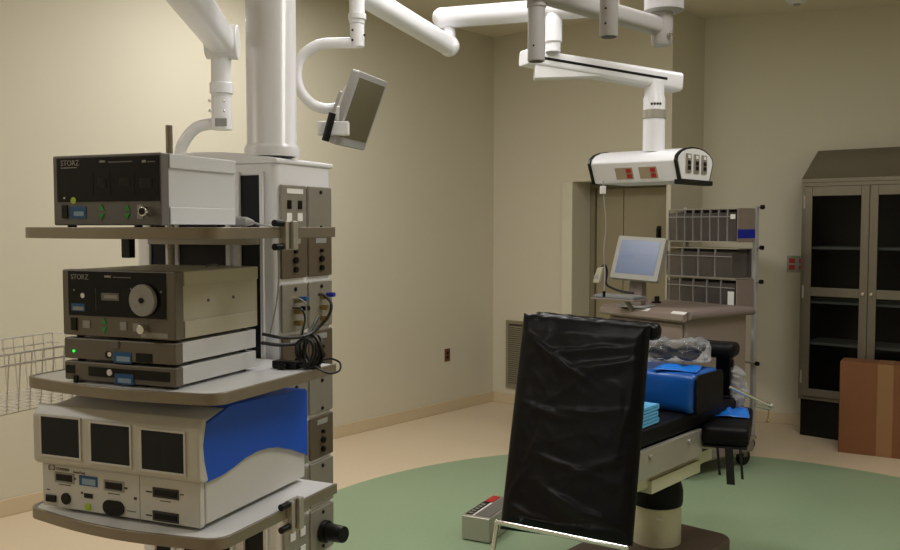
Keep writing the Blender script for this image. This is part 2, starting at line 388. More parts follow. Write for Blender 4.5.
# service plates on right face of tower
RX = TX1
def sp(px, py): return B.sd(px, py, RX)
cy = [sp(279.5, 250)[0], sp(304.3, 250)[0], sp(306.5, 250)[0], sp(329.5, 250)[0]]
rows = [(186, 233), (235, 277), (282, 329), (332, 377), (379.5, 417), (420, 463), (466, 511), (514, 560)]
kinds = [('jack', 'blank'), ('gas', 'gas'), ('video', 'video'), ('gas', 'gas'), ('blank', 'blank'), ('blank', 'gas'), ('blank', 'blank'), ('sw', 'knob')]
for (ra, rz_), kk in zip(rows, kinds):
    for s in (0, 1):
        y0, y1 = cy[2*s], cy[2*s+1]; ym = (y0+y1)/2
        z1 = sp(305, ra)[1]; z0 = sp(305, rz_)[1]; h = z1-z0; kd = kk[s]
        pl = MB().box(RX+.0005, y0, z0, RX+.010, y1, z1).build('service_plate', m_plate2 if kd == 'gas' else m_plate, boom, 0.004)
        X = RX+.0102
        if kd == 'blank' or kd == 'knob':
            for z in (z0+.12*h, z1-.12*h): MB().cyl((X, ym, z), (X+.003, ym, z), .006, n=10).build('screw', m_black, pl)
        if kd == 'jack':
            for y in (ym-.028, ym+.028):
                MB().box(X, y-.010, z0+.5*h, X+.002, y+.010, z0+.68*h).build('network_port', m_black, pl)
                MB().box(X, y-.013, z0+.25*h, X+.001, y+.013, z0+.42*h).build('paper_tag', m_paper, pl)
            MB().box(X, ym-.04, z0+.82*h, X+.001, ym+.045, z0+.92*h).build('paper_tag', m_paper, pl)
        if kd == 'gas':
            m = MB(); m.box(X, ym-.03, z0+.80*h, X+.001, ym+.03, z0+.92*h); m.build('paper_tag', m_greymid, pl)
            for z, r in ((z0+.62*h, .006), (z0+.42*h, .010), (z0+.2*h, .009)): MB().cyl((X, ym, z), (X+.008, ym, z), r, n=14).build('gas_port', m_black, pl)
        if kd == 'video':
            m = MB(); m.cyl((X, ym, z0+.88*h), (X+.003, ym, z0+.88*h), .006, n=10); m.build('screw', m_black, pl)
            for z in (z0+.66*h, z0+.42*h, z0+.18*h): MB().cyl((X, ym, z), (X+.022, ym, z), .009, n=12).build('video_socket', m_gold, pl)
        if kd == 'sw':
            for y in (ym-.028, ym+.025):
                for z in (z0+.3*h, z0+.7*h): MB().box(X, y-.014, z-.014, X+.004, y+.014, z+.014).build('rocker_switch', m_white2, pl, 0.002)
        if kd == 'knob':
            kz = z0+.45*h; kb = MB(); kb.cyl((X, ym, kz), (X+.018, ym, kz), .036, n=26).cyl((X+.018, ym, kz), (X+.085, ym-.012, kz+.004), .030, .026, n=26)
            kb.build('control_knob', m_black, pl, 0.003)

# ------------------------------------------------------------------ devices on the boom
TD = 22.0
STK = lambda b, x0, z0, x1, z1, y: b.box(x0, y-.0012, z0, x1, y-.0002, z1)
class Dev:
    def __init__(s, name, label, cat, px, Y, z, group=None):
        p = at(px, 300, Y); s.f = Fr((p.x, p.y, z), TD); s.t = thing(name, label, cat, (p.x, p.y, z), s.f.rz, group)
    def r(s, px0, py0, px1, py1, y=0.0):              # pixel rect -> local x0,z0,x1,z1 on the plane y
        x0, z1 = s.f.fr(px0, py0, y); x1, z0 = s.f.fr(px1, py1, y)
        zc = s.f.fr((px0+px1)/2, (py0+py1)/2, y)[1]; h = abs(s.f.fr((px0+px1)/2, py0, y)[1]-s.f.fr((px0+px1)/2, py1, y)[1])
        return x0, zc-h/2, x1, zc+h/2
    def plate(s, name, m, px, y=0.0, th=.0015, parent=None, bevel=0.0, label=None):
        x0, z0, x1, z1 = s.r(*px, y=y); return MB().box(x0, y-th, z0, x1, y-.0001, z1).build(name, m, parent or s.t, bevel, label=label)
    def disc(s, name, m, px, py, r, y=0.0, th=.002, parent=None):
        x, z = s.f.fr(px, py, y); return MB().cyl((x, y-.0001, z), (x, y-th, z), r, n=24).build(name, m, parent or s.t)
def tri(x, z, r, up, y):
    k = r if up else -r
    return MB().prism([(x-r, z-k*.8), (x+r, z-k*.8), (x, z+k)], -(y-.0001), -(y-.002), 'y')
def caseshape(dv, w, dp, h, bez, mb, mc, fins=True):
    """bezel slab in front, case behind with a raised band at top and bottom"""
    bz = MB().box(-w, 0, 0.006, 0, bez, h).build('front_bezel', mb, dv.t, 0.004)
    b = MB(); b.box(-w+.004, bez+.0002, 0.008, -.004, dp, h-.001)
    if fins: b.box(-.004, bez+.0002, 0.008, 0.002, dp-.012, .05*1).box(-.004, bez+.0002, h-.035, 0.002, dp-.004, h-.001)
    cs = b.build('case', mc, dv.t, 0.002)
    for x in (-w+.03, -.03):
        for y in (.03, dp-.03): MB().cyl((x, y, 0.0), (x, y, .0078), .011, n=12).build('foot', m_black, dv.t)
    return bz, cs
# 1: light source on the top shelf
Z1 = S1+.0005
dv = Dev('light_source', 'grey fronted surgical light source on the top boom shelf', 'medical device', 163, 2.13, Z1)
w, h = .334, .178
bz, cs = caseshape(dv, w, .30, h, .03, m_bezel, m_pale)
pn = dv.plate('display_panel', m_panel, (57, 157, 160, 201.5), 0, .002)
Y = -.0021
bl = dv.plate('asset_sticker', m_bluestk, (70.2, 206.5, 86.5, 218.5)); bl2 = dv.plate('sticker_print', m_paleblue, (74, 211.5, 84, 216), -.0016, .0008, bl)
dv.plate('power_switch', m_black, (62.5, 205, 68.5, 218.5), 0, .004, bevel=.001)
for px in (101.8, 127.6):
    for py, up in ((207.6, True), (216.2, False)):
        x, z = dv.f.fr(px, py); tri(x, z, .0085, up, 0).build('arrow_button', m_green, dv.t)
for q in ((137.5, 204.5, 143.5, 210), (137.5, 212, 143.5, 219)): dv.plate('button', m_greymid, q, 0, .002)
x, z = dv.f.fr(150, 211.5)
sk = MB().cyl((x, 0, z), (x, -.028, z), .0125, .0115, n=24).build('light_guide_socket', m_chrome, dv.t, 0.001)
MB().cyl((x, -.0281, z), (x, -.0295, z), .0085, n=20).build('socket_bore', m_black, sk)
dv.disc('lime_sticker', m_lime, 73.5, 200.5, .0085, Y, .0008)
dv.disc('indicator', m_paper, 64.5, 198, .0025, Y, .0008)
x, z = dv.f.fr(60.8, 166, Y); text_mesh('STORZ', .019, 'maker_lettering', m_print, dv.t, Matrix.Translation((x, Y-.0006, z)) @ FRONT)
dv.plate('printed_line', m_print, (61, 167.5, 77, 168.3), Y, .0008)
for q in ((99.5, 160.5, 105, 162.5), (142, 160, 146, 162.5)): dv.plate('printed_mark', m_print, q, Y, .0008)
for q in ((108, 161.2, 132, 162.4), (147, 161, 155, 162.2)): dv.plate('printed_line', m_bezel, q, Y, .0008)
for q in ((93, 172, 93.4, 195), (110, 172, 110.4, 195), (134, 172, 134.4, 195)): dv.plate('printed_line', m_dark, q, Y, .0008)
for q in ((98, 178, 106, 188), (119, 178, 130, 186), (140, 178, 152, 188)): dv.plate('display_window', m_black, q, Y, .001)
# 2: insufflator, stacked over two slim units on the middle shelf
zb = S2+.0005
lo = Dev('control_unit', 'slim grey control unit with dark front slot at the bottom of the stack', 'medical device', 174.5, 2.13, zb, 'slim control units on the middle shelf')
w2 = .346; hb = .0535
caseshape(lo, w2, .34, hb, .03, m_bezel2, m_pale, False)
lo.plate('disc_slot', m_black, (88.8, 369.5, 170, 379), 0, .0015); lo.plate('vent_panel', m_black, (66, 365, 75, 373), 0, .0015)
lo.plate('power_switch', m_black, (74.5, 375, 78.5, 383), 0, .004)
k = lo.plate('asset_sticker', m_bluestk, (115, 374, 134, 384.5), -.0016); lo.plate('sticker_print', m_paleblue, (118, 378.5, 131, 383), -.003, .0006, k)
lo.disc('white_sticker', m_paper, 109.8, 372.5, .008, -.0016)
mi = Dev('control_unit', 'slim grey control unit with green light under the insufflator', 'medical device', 174.5, 2.13, zb+hb+.0005, 'slim control units on the middle shelf')
hm = .0585
caseshape(mi, w2, .34, hm, .03, m_bezel2, m_pale, False)
x, z = mi.f.fr(74.3, 350.8); MB().cyl((x, -.0001, z), (x, -.003, z), .0035, n=10).build('power_light', m_led, mi.t)
k = mi.disc('round_sticker', m_black, 108.5, 354.8, .0095); mi.disc('sticker_print', m_paper, 109.5, 354.4, .006, -.0021, .0006, k)
k = mi.plate('asset_sticker', m_bluestk, (113.5, 352, 132, 363)); mi.plate('sticker_print', m_paleblue, (116.5, 356.5, 130, 361.5), -.0016, .0006, k)
mi.plate('card_slot', m_black, (136, 353.5, 152.3, 362.8))
mi.plate('lid_latch', m_bezel, (111.5, 341, 119.5, 348), 0, .004, bevel=.001)
zi = zb+hb+hm+.001
dv = Dev('insufflator', 'taupe insufflator with round white filter disc on the middle boom shelf', 'medical device', 175.3, 2.13, zi)
hi = at(178, 272, 2.13).z-zi
caseshape(dv, .350, .345, hi, .032, m_bezel2, m_cream)
pn = dv.plate('display_panel', m_panel, (68.4, 272, 166.5, 317), 0, .002)
x, z = dv.f.fr(144.7, 300.2, -.002)
fd = MB().cyl((x, -.0022, z), (x, -.014, z), .0385, n=36).build('filter_disc', m_greymid, dv.t, 0.002)
MB().cyl((x, -.0142, z), (x, -.0165, z), .007, n=16).build('hub', m_black, fd)
k = dv.plate('display_window', m_bezel, (101.5, 293, 119.2, 300.5), Y, .0012)
dv.plate('display_digits', m_print, (104, 295, 117, 298.5), Y-.0013, .0005, k)
k = dv.plate('asset_sticker', m_bluestk, (71.5, 303.5, 85, 311), Y, .0008); dv.plate('sticker_print', m_print, (73, 306.5, 83.5, 310), Y-.0009, .0005, k)
dv.disc('white_sticker', m_paper, 82.6, 295.5, .0065, Y, .0008)
x, z = dv.f.fr(71, 279, Y); text_mesh('STORZ', .018, 'maker_lettering', m_print, dv.t, Matrix.Translation((x, Y-.0006, z)) @ FRONT)
for q in ((104.5, 275.5, 111, 277.5),): dv.plate('printed_mark', m_print, q, Y, .0008)
dv.plate('printed_line', m_bezel, (113, 277, 131, 278), Y, .0008); dv.plate('printed_line', m_bezel, (95.5, 288, 96.2, 311), Y, .0008)
for a, c in ((131, 289), (161, 292), (74, 290)): dv.disc('indicator', m_print, a, c, .0022, Y, .0008)
dv.plate('power_switch', m_black, (71.8, 317.5, 77.6, 330), 0, .004)
for q in ((83.3, 320.5, 90.4, 328), (120.4, 322, 127, 330.2), (133.4, 323.5, 140, 331.5)): dv.plate('button', m_greymid, q, 0, .002)
for py, up in ((321.2, True), (330, False)):
    x, z = dv.f.fr(104.3, py); tri(x, z, .0085, up, 0).build('arrow_button', m_green, dv.t)
x, z = dv.f.fr(145.5, 329); fb = MB().cyl((x, 0, z), (x, -.02, z), .011, n=18).build('gas_outlet', m_chrome, dv.t, 0.001)
dv.plate('name_label', m_print, (141, 333, 168, 338), 0, .001)
m = MB()
for y, zz in ((.13, hi*.55), (.235, hi*.55)): m.cyl((-.0039, y, zz), (-.001, y, zz), .004, n=8)
m.build('case_screw', m_bezel, dv.t)
m = MB(); m.tube(spline([(-.06, .20, hi), (-.062, .205, hi+.006), (-.065, .25, hi+.006), (-.066, .255, hi)], 4), .002, 6); m.build('lid_catch', m_bezel, dv.t)

# 3: electrosurgical generator on the bottom shelf
zg = S3+.0005
dv = Dev('electrosurgical_generator', 'white electrosurgical generator with three dark screens and blue shell on the bottom boom shelf', 'medical device', 197, 2.12, zg)
w, dp = .505, .488
hg = at(197, 422, 2.12).z-zg
zs = dv.f.fr(193, 483)[1]
b = MB(); b.prism([(0.03, 0.012), (dp, 0.012), (dp, hg-.012), (.12, hg+.012), (.03, hg)], -w+.02, -.006, 'x')
cs = b.build('case', mat('ivory_case', (206, 205, 200), 0.4, var=0.02), dv.t, 0.004)
MB().box(-w-.004, .010, .008, -.008, .0298, zs-.001).build('socket_panel', MATS['ivory_case'], dv.t, 0.004)
b = MB(); b.prism([(-.012, zs+.012), (.0, zs), (.026, zs), (.012, zs+(hg-zs)*.35), (.008, zs+(hg-zs)*.62), (.022, hg+.004), (.01, hg+.006), (-.012, hg-.02)], -w-.01, .008, 'x')
scb = b.build('screen_surround', mat('ivory_surround', (198, 195, 186), 0.4, var=0.02), dv.t, 0.008, 3)
for qs in ((41.5, 418, 79.9, 455.8), (91.2, 425, 130.3, 463.4), (141.8, 431.8, 184.3, 471.2)):
    x0, z0, x1, z1 = dv.r(*qs, y=-.012)
    fr_ = MB()
    for q in ((x0-.006, z0-.006, x1+.006, z0), (x0-.006, z1, x1+.006, z1+.006), (x0-.006, z0, x0, z1), (x1, z0, x1+.006, z1)): fr_.box(q[0], -.0150, q[1], q[2], -.0121, q[3])
    s_ = MB().box(x0, -.0138, z0, x1, -.0121, z1).build('screen', m_screen, dv.t)
    fr_.build('screen_frame', MATS['ivory_case'], s_, 0.001)
yp = .010
def gp(name, m, q, th=.002, **k):
    wpx = q[2]-q[0]; sk_ = .13*wpx; hh = q[3]-q[1]
    if hh-sk_ > .45*hh: q = (q[0], q[1]+sk_/2, q[2], q[3]-sk_/2)
    return dv.plate(name, m, q, yp, th, **k)
for q in ((56.7, 473.5, 72.4, 482), (105.7, 481.5, 122.4, 490.5), (154.8, 489, 177, 498), (154.8, 512.5, 177, 521.5)):
    a = (q[0]-2, q[1]-2.2, q[2]+2, q[3]+2.2); gp('socket_surround', m_printdk if q[0] > 150 else m_greymid, a, .0012); gp('socket_slot', m_black, q, .003, bevel=.0008)
k = gp('asset_sticker', m_bluestk, (79.6, 475, 97.6, 487)); dv.plate('sticker_print', m_paleblue, (82, 479, 95.5, 485), yp-.0021, .0006, k)
gp('power_switch', m_black, (46.8, 494, 56.7, 502), .005, bevel=.001); dv.disc('foot_switch_jack', m_black, 66.5, 498.5, .015, yp, .004)
gp('usb_port', m_black, (84.5, 493, 92.7, 498.5)); dv.disc('lime_sticker', m_lime, 88, 507, .0105, yp, .001)
x0, z0, x1, z1 = dv.r(103.5, 500.5, 124.7, 515, y=yp)
MB().prism(rrect(x0, z0, x1, z1, min((x1-x0), (z1-z0))*.49), -(yp-.0001), -(yp-.004), 'y').build('return_pad_socket', m_black, dv.t)
gp('seam', m_greymid, (139.6, 475, 140.2, 528), .0006)
x, z = dv.f.fr(48, 469.6, yp)
lg = MB()
x += .006; z += .008
for s in (-1, 1): lg.tube([(x+.008+s*.003, yp-.0015, z+.004), (x+.008+s*.009, yp-.0015, z+.004), (x+.008+s*.009, yp-.0015, z-.006), (x+.008+s*.003, yp-.0015, z-.006)], .0012, 6)
lg.build('maker_emblem', m_printdk, dv.t)
for px_, py_, tx, sz in ((56.5, 471.5, 'COVIDIEN', .0095), (73.5, 474.8, 'ForceTriad', .0085)):
    x, z = dv.f.fr(px_, py_, yp); text_mesh(tx, sz, 'maker_lettering', m_printdk, dv.t, Matrix.Translation((x, yp-.0008, z+.005)) @ FRONT)
for q in ((59, 484.5, 71, 485.3), (108, 493.5, 120, 494.3), (146, 491, 152, 492.3), (146, 514.5, 152, 515.8), (160, 501, 171, 501.8), (160, 524.5, 171, 525.3), (180, 494, 184, 495.5), (73.5, 477.5, 76, 480), (124.5, 487, 127.5, 489.5), (81, 491.5, 83, 494), (134, 497, 137, 500), (47, 488.5, 50, 490), (127, 511, 136, 511.7)):
    gp('printed_mark', m_printdk, q, .0006)
# blue wave shell on the side and top
S_ = lambda px, py: dv.f.sd(px, py, -.006)
low = [S_(208, 480.5), S_(219, 475), S_(230.3, 467.5), S_(242, 458), S_(254.8, 451), S_(265, 448), S_(274.5, 447), S_(290, 449.5), S_(303.9, 454), S_(310, 453)]
low = [(min(y, dp), z) for y, z in low]
low[0] = (.022, low[0][1])
front = [(.010, low[0][1]+.03), (.006, low[0][1]+.07), (.02, hg-.01), (.125, hg+.013)]
outl = low+[(dp, hg-.01), (dp-.01, hg)]+[(.125, hg+.018)]+front[::-1][1:]
b = MB(); b.prism(outl, -.0055, .004, 'x')
b.build('side_shell', m_bluecase, dv.t, 0.0015)
b = MB(); b.prism([(.11, hg+.0125), (.12, hg+.013), (dp, hg-.010), (dp, hg-.003), (.12, hg+.020), (.11, hg+.0185)], -w+.015, -.0058, 'x'); b.build('top_shell', m_bluecase, dv.t, 0.002)
for x in (-w+.06, -.05):
    for y in (.06, dp-.05): MB().cyl((x, y, 0), (x, y, .0118), .014, n=12).build('foot', m_black, dv.t)

# small grey cable plug lying at the back of the top shelf
p = at(243, 222, 2.45); F_ = Fr((p.x, p.y, S1+.0005), TH)
t = thing('cable_plug', 'grey cable plug lying on the right of the top boom shelf', 'plug', F_.o, F_.rz)
MB().cyl((-.03, -.01, .016), (.012, .002, .016), .0155, .013, n=16).build('plug_body', m_greymid, t, 0.002)
MB().cyl((.012, .002, .016), (.03, .006, .014), .012, .006, n=14).build('strain_relief', m_armgrey, t)
MB().tube(spline([(.03, .006, .014), (.05, .012, .008), (.07, .03, .004), (.06, .05, .004)], 6), .003, 8).build('cord', m_greycable, t)
# black cables on the middle shelf
def cable(label, pts, r, m, cat='cable', group=None, extra=None, name='cable'):
    P = spline(pts, 8); o = P[0].copy()
    c = MB().tube([q-o for q in P], r, 8).build(name, m); c.location = o; tag(c, label, cat, group); return c
Yc = 2.56
cable('black cable arching from the upper right video socket down to the middle shelf', [at(319, 294.5, 2.66), at(324, 295.5, 2.60), at(331, 303, 2.54), at(329, 315, 2.52), at(318, 328, 2.50), at(305, 336, 2.46), at(285, 338, 2.40), at(262, 334, 2.39)], .0045, m_cable, group='black cables on the middle shelf')
cable('black cable running level from the insufflator to the coil', [at(262, 343, 2.385), at(280, 345, 2.43), at(298, 343, 2.47), at(308, 334, 2.53), at(314, 325, 2.59), at(317.5, 318, 2.63)], .005, m_cable, group='black cables on the middle shelf')
cable('thin black cable plugged into the left video socket', [at(293, 308, 2.55), at(301, 309, 2.52), at(305, 318, 2.52), at(303, 330, 2.50), at(300, 345, 2.49)], .003, m_cable, group='black cables on the middle shelf')
cable('thin pale cable dangling from the blue plug', [at(293, 299, 2.55), at(300, 299, 2.53), at(306, 305, 2.54), at(305, 320, 2.55), at(300, 334, 2.55)], .002, m_greycable)
cable('thin grey cord hanging from the top shelf clamp beside the steel plates', [at(278, 249, 2.40), at(279, 270, 2.44), at(277, 300, 2.45), at(270, 335, 2.45)], .0022, m_greycable)
cable('black cable loop hanging past the right end of the middle shelf', [at(313, 366, 2.44), at(328, 373, 2.43), at(339, 371, 2.44), at(340, 363, 2.46), at(332, 359, 2.48), at(322, 360, 2.48)], .0028, m_cable, group='black cables on the middle shelf')
# coil bundle
pc = at(311, 352, 2.47); t = thing('cable_coil', 'coiled black cable bundle standing on the right end of the middle shelf', 'cable', (pc.x, pc.y, S2), B.rz)
b = MB()
for k in range(6):
    r0 = .030+.005*random.random(); pts = []
    ox, oy = (random.random()-.5)*.014, (k-2.5)*.009
    for i in range(20):
        a = 2*math.pi*i/20; pts.append((ox+r0*.85*math.cos(a), oy+.008*math.sin(2*a+k), .0055+r0*1.25+r0*1.25*math.sin(a)))
    b.tube(pts, .0045, 8, close=True)
b.build('coil', m_cable, t)
b = MB(); b.box(-.10, -.045, .001, -.02, -.012, .022).box(-.07, -.06, .001, -.045, -.046, .016); b.build('power_brick', m_black, t, 0.004)
b = MB(); b.tube(spline([(-.02, -.03, .012), (.0, -.03, .006), (.02, -.02, .006), (.03, 0, .006)], 5), .004, 8); b.build('cord', m_cable, t)
for px, py, m in ((291, 298.5, m_bluestk), (318.5, 294.5, m_tapeblue), (292.5, 308, m_black)):
    q = sp(px, py)
    tag_l = 'blue cable plug in the left video socket' if py == 298.5 else ('blue cable plug in the right video socket' if px > 300 else 'black cable plug in the left video socket')
    o = MB().cyl((0, 0, 0), (.028, -.004, .002), .0075, n=12).build('video_plug', m); o.location = B.w(RX+.0325, q[0], q[1]); o.rotation_euler = (0, 0, B.rz)
    tag(o, tag_l, 'plug')
# wire basket behind, left
zbt = at(30, 353, 2.45).z; LX, LY, LZ = .30, .56, .165
q = B.w(-.71-LX, -.12, 0); FB = Fr((q.x, q.y, zbt-LZ), TH)
t = thing('wire_basket', 'white wire basket hanging behind the boom at the left edge', 'basket', FB.o, FB.rz)
b = MB()
for z in (LZ, LZ-.03):
    b.tube([(0, 0, z), (LX, 0, z), (LX, LY, z), (0, LY, z)], .0032, 8, close=True)
b.build('rim', m_wire, t)
b = MB(); n = 15
for i in range(n+1):
    y = LY*i/n
    b.tube([(0, y, LZ), (0.015, y, .004), (LX-.015, y, .004), (LX, y, LZ)], .0023, 6)
for i in range(7):
    x = .015+(LX-.03)*i/6; b.tube([(x if 0 < i < 6 else (0 if i == 0 else LX), 0, LZ), (x, .012, .0), (x, LY-.012, .0), (x if 0 < i < 6 else (0 if i == 0 else LX), LY, LZ)], .0023, 6)
b.build('wire_mesh', m_wire, t)
tl = FB.l(B.w(TX0, .56, 0))
b = MB(); b.tube([(LX-.06, LY, LZ-.03), (tl.x-.035, tl.y, LZ-.03), (tl.x-.001, tl.y, LZ-.03)], .008, 8); b.build('hanger_arm', m_wire, t)

# ------------------------------------------------------------------ overhead arms
def capsule(b, p0, p1, r, n=18): b.cyl(p0, p1, r, n=n).sphere(p0, r*.999, 12).sphere(p1, r*.999, 12)
# left arm near the boom column
e = at(222, 42, 3.30); ec = at(187, -3, 2.62); dirn = (ec-e).normalized(); far = e+dirn*1.95; far.z = e.z
t = thing('boom_arm', 'thick white spring arm with grey joint hanging left of the boom column', 'ceiling arm', (far.x, far.y, CZ), 0)
o_ = Vector((far.x, far.y, CZ)); L = lambda p: Vector(p)-o_
b = MB()
dl = Vector((far.x-e.x, far.y-e.y, 0)).normalized(); sd = Vector((-dl.y, dl.x, 0)); up = Vector((0, 0, 1))
def barP(p0, p1, w0, h0, w1, h1, r=.3, n=4):
    """rounded box section bar between two points"""
    V = []; F = []; ax = (p1-p0).normalized(); s1 = ax.cross(up).normalized(); u1 = s1.cross(ax)
    for p, w, h in ((p0, w0, h0), (p1, w1, h1)):
        oo = rrect(-w/2, -h/2, w/2, h/2, min(w, h)*r, n); V += [p+s1*a+u1*c for a, c in oo]
    k = len(oo); F = [(i, (i+1) % k, k+(i+1) % k, k+i) for i in range(k)]+[tuple(range(k))[::-1], tuple(range(k, 2*k))]
    return V, F
b.add(*barP(L(e+Vector((0, 0, .0))), L(far), (.098), .095, .10, .12)); b.build('spring_arm', m_white, t, 0.004)
b = MB(); ss = L(e); b.cyl(ss-sd*.058, ss+sd*.058, .062, n=26); b.build('elbow_joint', m_white2, t, 0.006)
b = MB(); j = at(221, 62, 3.30); jb = at(221, 97, 3.3); jc = at(221.5, 130, 3.3)
b.lathe([(.036, L(jb).z), (.036, L(j).z+.01), (.05, L(j).z+.02), (.05, L(e).z)], (L(j).x, L(j).y, 0), 26).build('stub', m_white2, t)
b = MB(); b.lathe([(.042, L(at(221, 94, 3.3)).z), (.042, L(at(221, 83, 3.3)).z)], (L(j).x, L(j).y, 0), 26).build('collar', m_white, t, 0.003)
lw_ = MB().lathe([(.0365, L(jc).z), (.0365, L(jb).z-.0005)], (L(j).x, L(j).y, 0), 26).build('lower_stub', m_white, t, 0.002)
b = MB()
for z in (102, 112):
    for dx in (-.036, .015): b.sphere((L(j).x+dx, L(j).y-.03, L(at(221, z, 3.3)).z), .006, 8)
b.build('screw', m_chrome, lw_)
q0 = L(at(221, 124, 3.3)); b = MB(); b.box(q0.x-.012, q0.y-.0385, q0.z-.012, q0.x+.03, q0.y-.034, q0.z+.016); b.build('rating_label', m_greymid, lw_)
b = MB(); b.tube(spline([L(at(221, 124, 3.3)), L(at(211, 124, 3.3)), L(at(196, 128, 3.3)), L(at(184, 142, 3.3)), L(at(180, 158, 3.3)), L(at(180, 200, 3.3)), L(at(186, 232, 3.3))], 8), .021, 14); b.build('bent_tube', m_white, t)
b = MB(); b.lathe([(.07, L(far).z-.06), (.07, -.05), (.14, -.045), (.14, -.001)], (0, 0, 0), 26); b.build('ceiling_column', m_white, t)

# monitor arm
ZA = 4.30
t0 = at(436, 18, ZA); bcol = at(609, 8, 4.05); bcol.z = t0.z
hub = thing('crossing_boom', 'long white horizontal arm crossing the top centre from its ceiling post', 'ceiling arm', (bcol.x, bcol.y, CZ), 0)
o_ = Vector((bcol.x, bcol.y, CZ))
b = MB(); capsule(b, L(t0+Vector((.03, 0, 0))), L(bcol), .048); b.build('horizontal_arm', m_white, hub)
el = at(449, 46, ZA)
b = MB(); b.cyl(L((el.x, el.y, t0.z)), L((el.x, el.y, el.z)), .03); b.build('left_stub', m_white, hub)
zb_ = at(609, 37, 4.05).z
b = MB(); b.lathe([(.034, L(bcol).z-.03), (.036, L(bcol).z), (.036, -.06), (.13, -.05), (.13, -.001)], (0, 0, 0), 24); b.build('ceiling_post', m_armgrey, hub)
st = at(553, 22, 4.13)
b = MB(); b.lathe([(.035, L(at(553, 52, 4.13)).z), (.035, L(at(553, 43, 4.13)).z), (.042, L(at(553, 42, 4.13)).z), (.042, L((0, 0, t0.z)).z)], (L(st).x, L(st).y, 0), 22); b.build('right_stub', m_white, hub)

# arm carrying the small monitor
ml = at(350, -13, 3.72)
t = thing('monitor_boom', 'slanting white spring arm with curved tube holding the small tilted monitor', 'ceiling arm', (el.x, el.y, el.z), 0)
o_ = Vector((el.x, el.y, el.z))
b = MB(); b.add(*barP(L(el), L(ml), .085, .085, .09, .09, .35)); b.sphere(L(el), .05, 14); b.build('spring_arm', m_white, t)
mt = at(357, 0, 3.7)
b = MB(); b.lathe([(.031, L(at(357, 24, 3.7)).z), (.031, L(ml).z+.02)], (L(mt).x, L(mt).y, 0), 22); b.build('stub', m_white, t)
b = MB(); b.lathe([(.037, L(at(357, 20, 3.7)).z), (.037, L(at(357, 14, 3.7)).z)], (L(mt).x, L(mt).y, 0), 22); b.build('collar', m_white2, t, 0.002)
ls = MB().lathe([(.029, L(at(357, 47, 3.7)).z), (.029, L(at(357, 24.2, 3.7)).z)], (L(mt).x, L(mt).y, 0), 22).build('lower_stub', m_white, t, 0.002)
b = MB()
for px, py in ((352.5, 30), (364.5, 35), (352.5, 40)): b.sphere(L(at(px, py, 3.675)), .005, 8)
b.build('screw', m_black, ls)
mp = at(334, 112, 3.74)
b = MB(); b.tube(spline([L(at(357, 43, 3.7)), L(at(340, 43, 3.7)), L(at(318, 45, 3.7)), L(at(302, 56, 3.7)), L(at(297, 72, 3.7)), L(at(300, 90, 3.7)), L(at(312, 104, 3.72)), L(at(326, 109, 3.74)), L(at(335, 108, 3.76))], 8), .0215, 14); b.build('bent_tube', m_white, t)
# monitor
MC = at(360, 112, 3.74)
def orient(c, right, upv):
    right = Vector(right).normalized(); upv = Vector(upv); upv = (upv-right*upv.dot(right)).normalized(); fw = upv.cross(right)   # local y = back
    m = Matrix((right, fw, upv)).transposed().to_4x4(); m.translation = Vector(c); return m
def euler_thing(name, label, cat, M):
    t = thing(name, label, cat, M.translation, 0); t.rotation_euler = M.to_euler(); return t
A0 = at(363, 71, 3.60); A1 = at(386, 83, 3.76); A2 = at(337, 146, 3.56); A3 = at(360, 152, 3.72)
rv = (A1-A0); uvv = (A0-A2)
wM = rv.length*1.45; hM = .335
MM = orient(at(362, 112.5, 3.70), Vector((.36, .92, -.02)), Vector((.115, -.045, .317)))
mon = euler_thing('monitor', 'small white monitor tilted on the curved tube before the left wall', 'monitor', MM)
WM = .265; HM = .305
b = MB(); b.prism(rrect(-WM/2, -HM/2, WM/2, HM/2, .012), -.034, 0.0, 'y'); b.build('housing', m_armgrey, mon, 0.005)
b = MB(); b.hexa([(-.09, .0345, -.11), (.09, .0345, -.11), (.07, .08, -.08), (-.07, .08, -.08), (-.09, .0345, .11), (.09, .0345, .11), (.07, .08, .07), (-.07, .08, .07)]); b.build('rear_cover', m_white2, mon, 0.008)
b = MB(); b.box(-WM/2+.02, -.0015, -HM/2+.036, WM/2-.016, -.0002, HM/2-.024); b.build('screen', m_lcd, mon)
b = MB(); b.box(-.035, .0805, -.05, .035, .115, .05); b.build('mount_plate', m_armgrey, mon, 0.004)
hp = L(at(329, 128, 3.60))
b = MB(); b.box(hp.x-.045, hp.y-.02, hp.z-.03, hp.x+.08, hp.y+.02, hp.z+.025).box(hp.x+.03, hp.y-.012, hp.z+.025, hp.x+.055, hp.y+.012, hp.z+.085); tr_ = b.build('handle_block', m_white2, t, 0.005)
b = MB(); b.cyl((hp.x-.01, hp.y-.038, hp.z-.055), (hp.x+.02, hp.y-.038, hp.z+.055), .015, n=14).cyl((hp.x+.005, hp.y-.038, hp.z), (hp.x+.005, hp.y-.019, hp.z), .008); b.build('grip', m_black, tr_, 0.003)

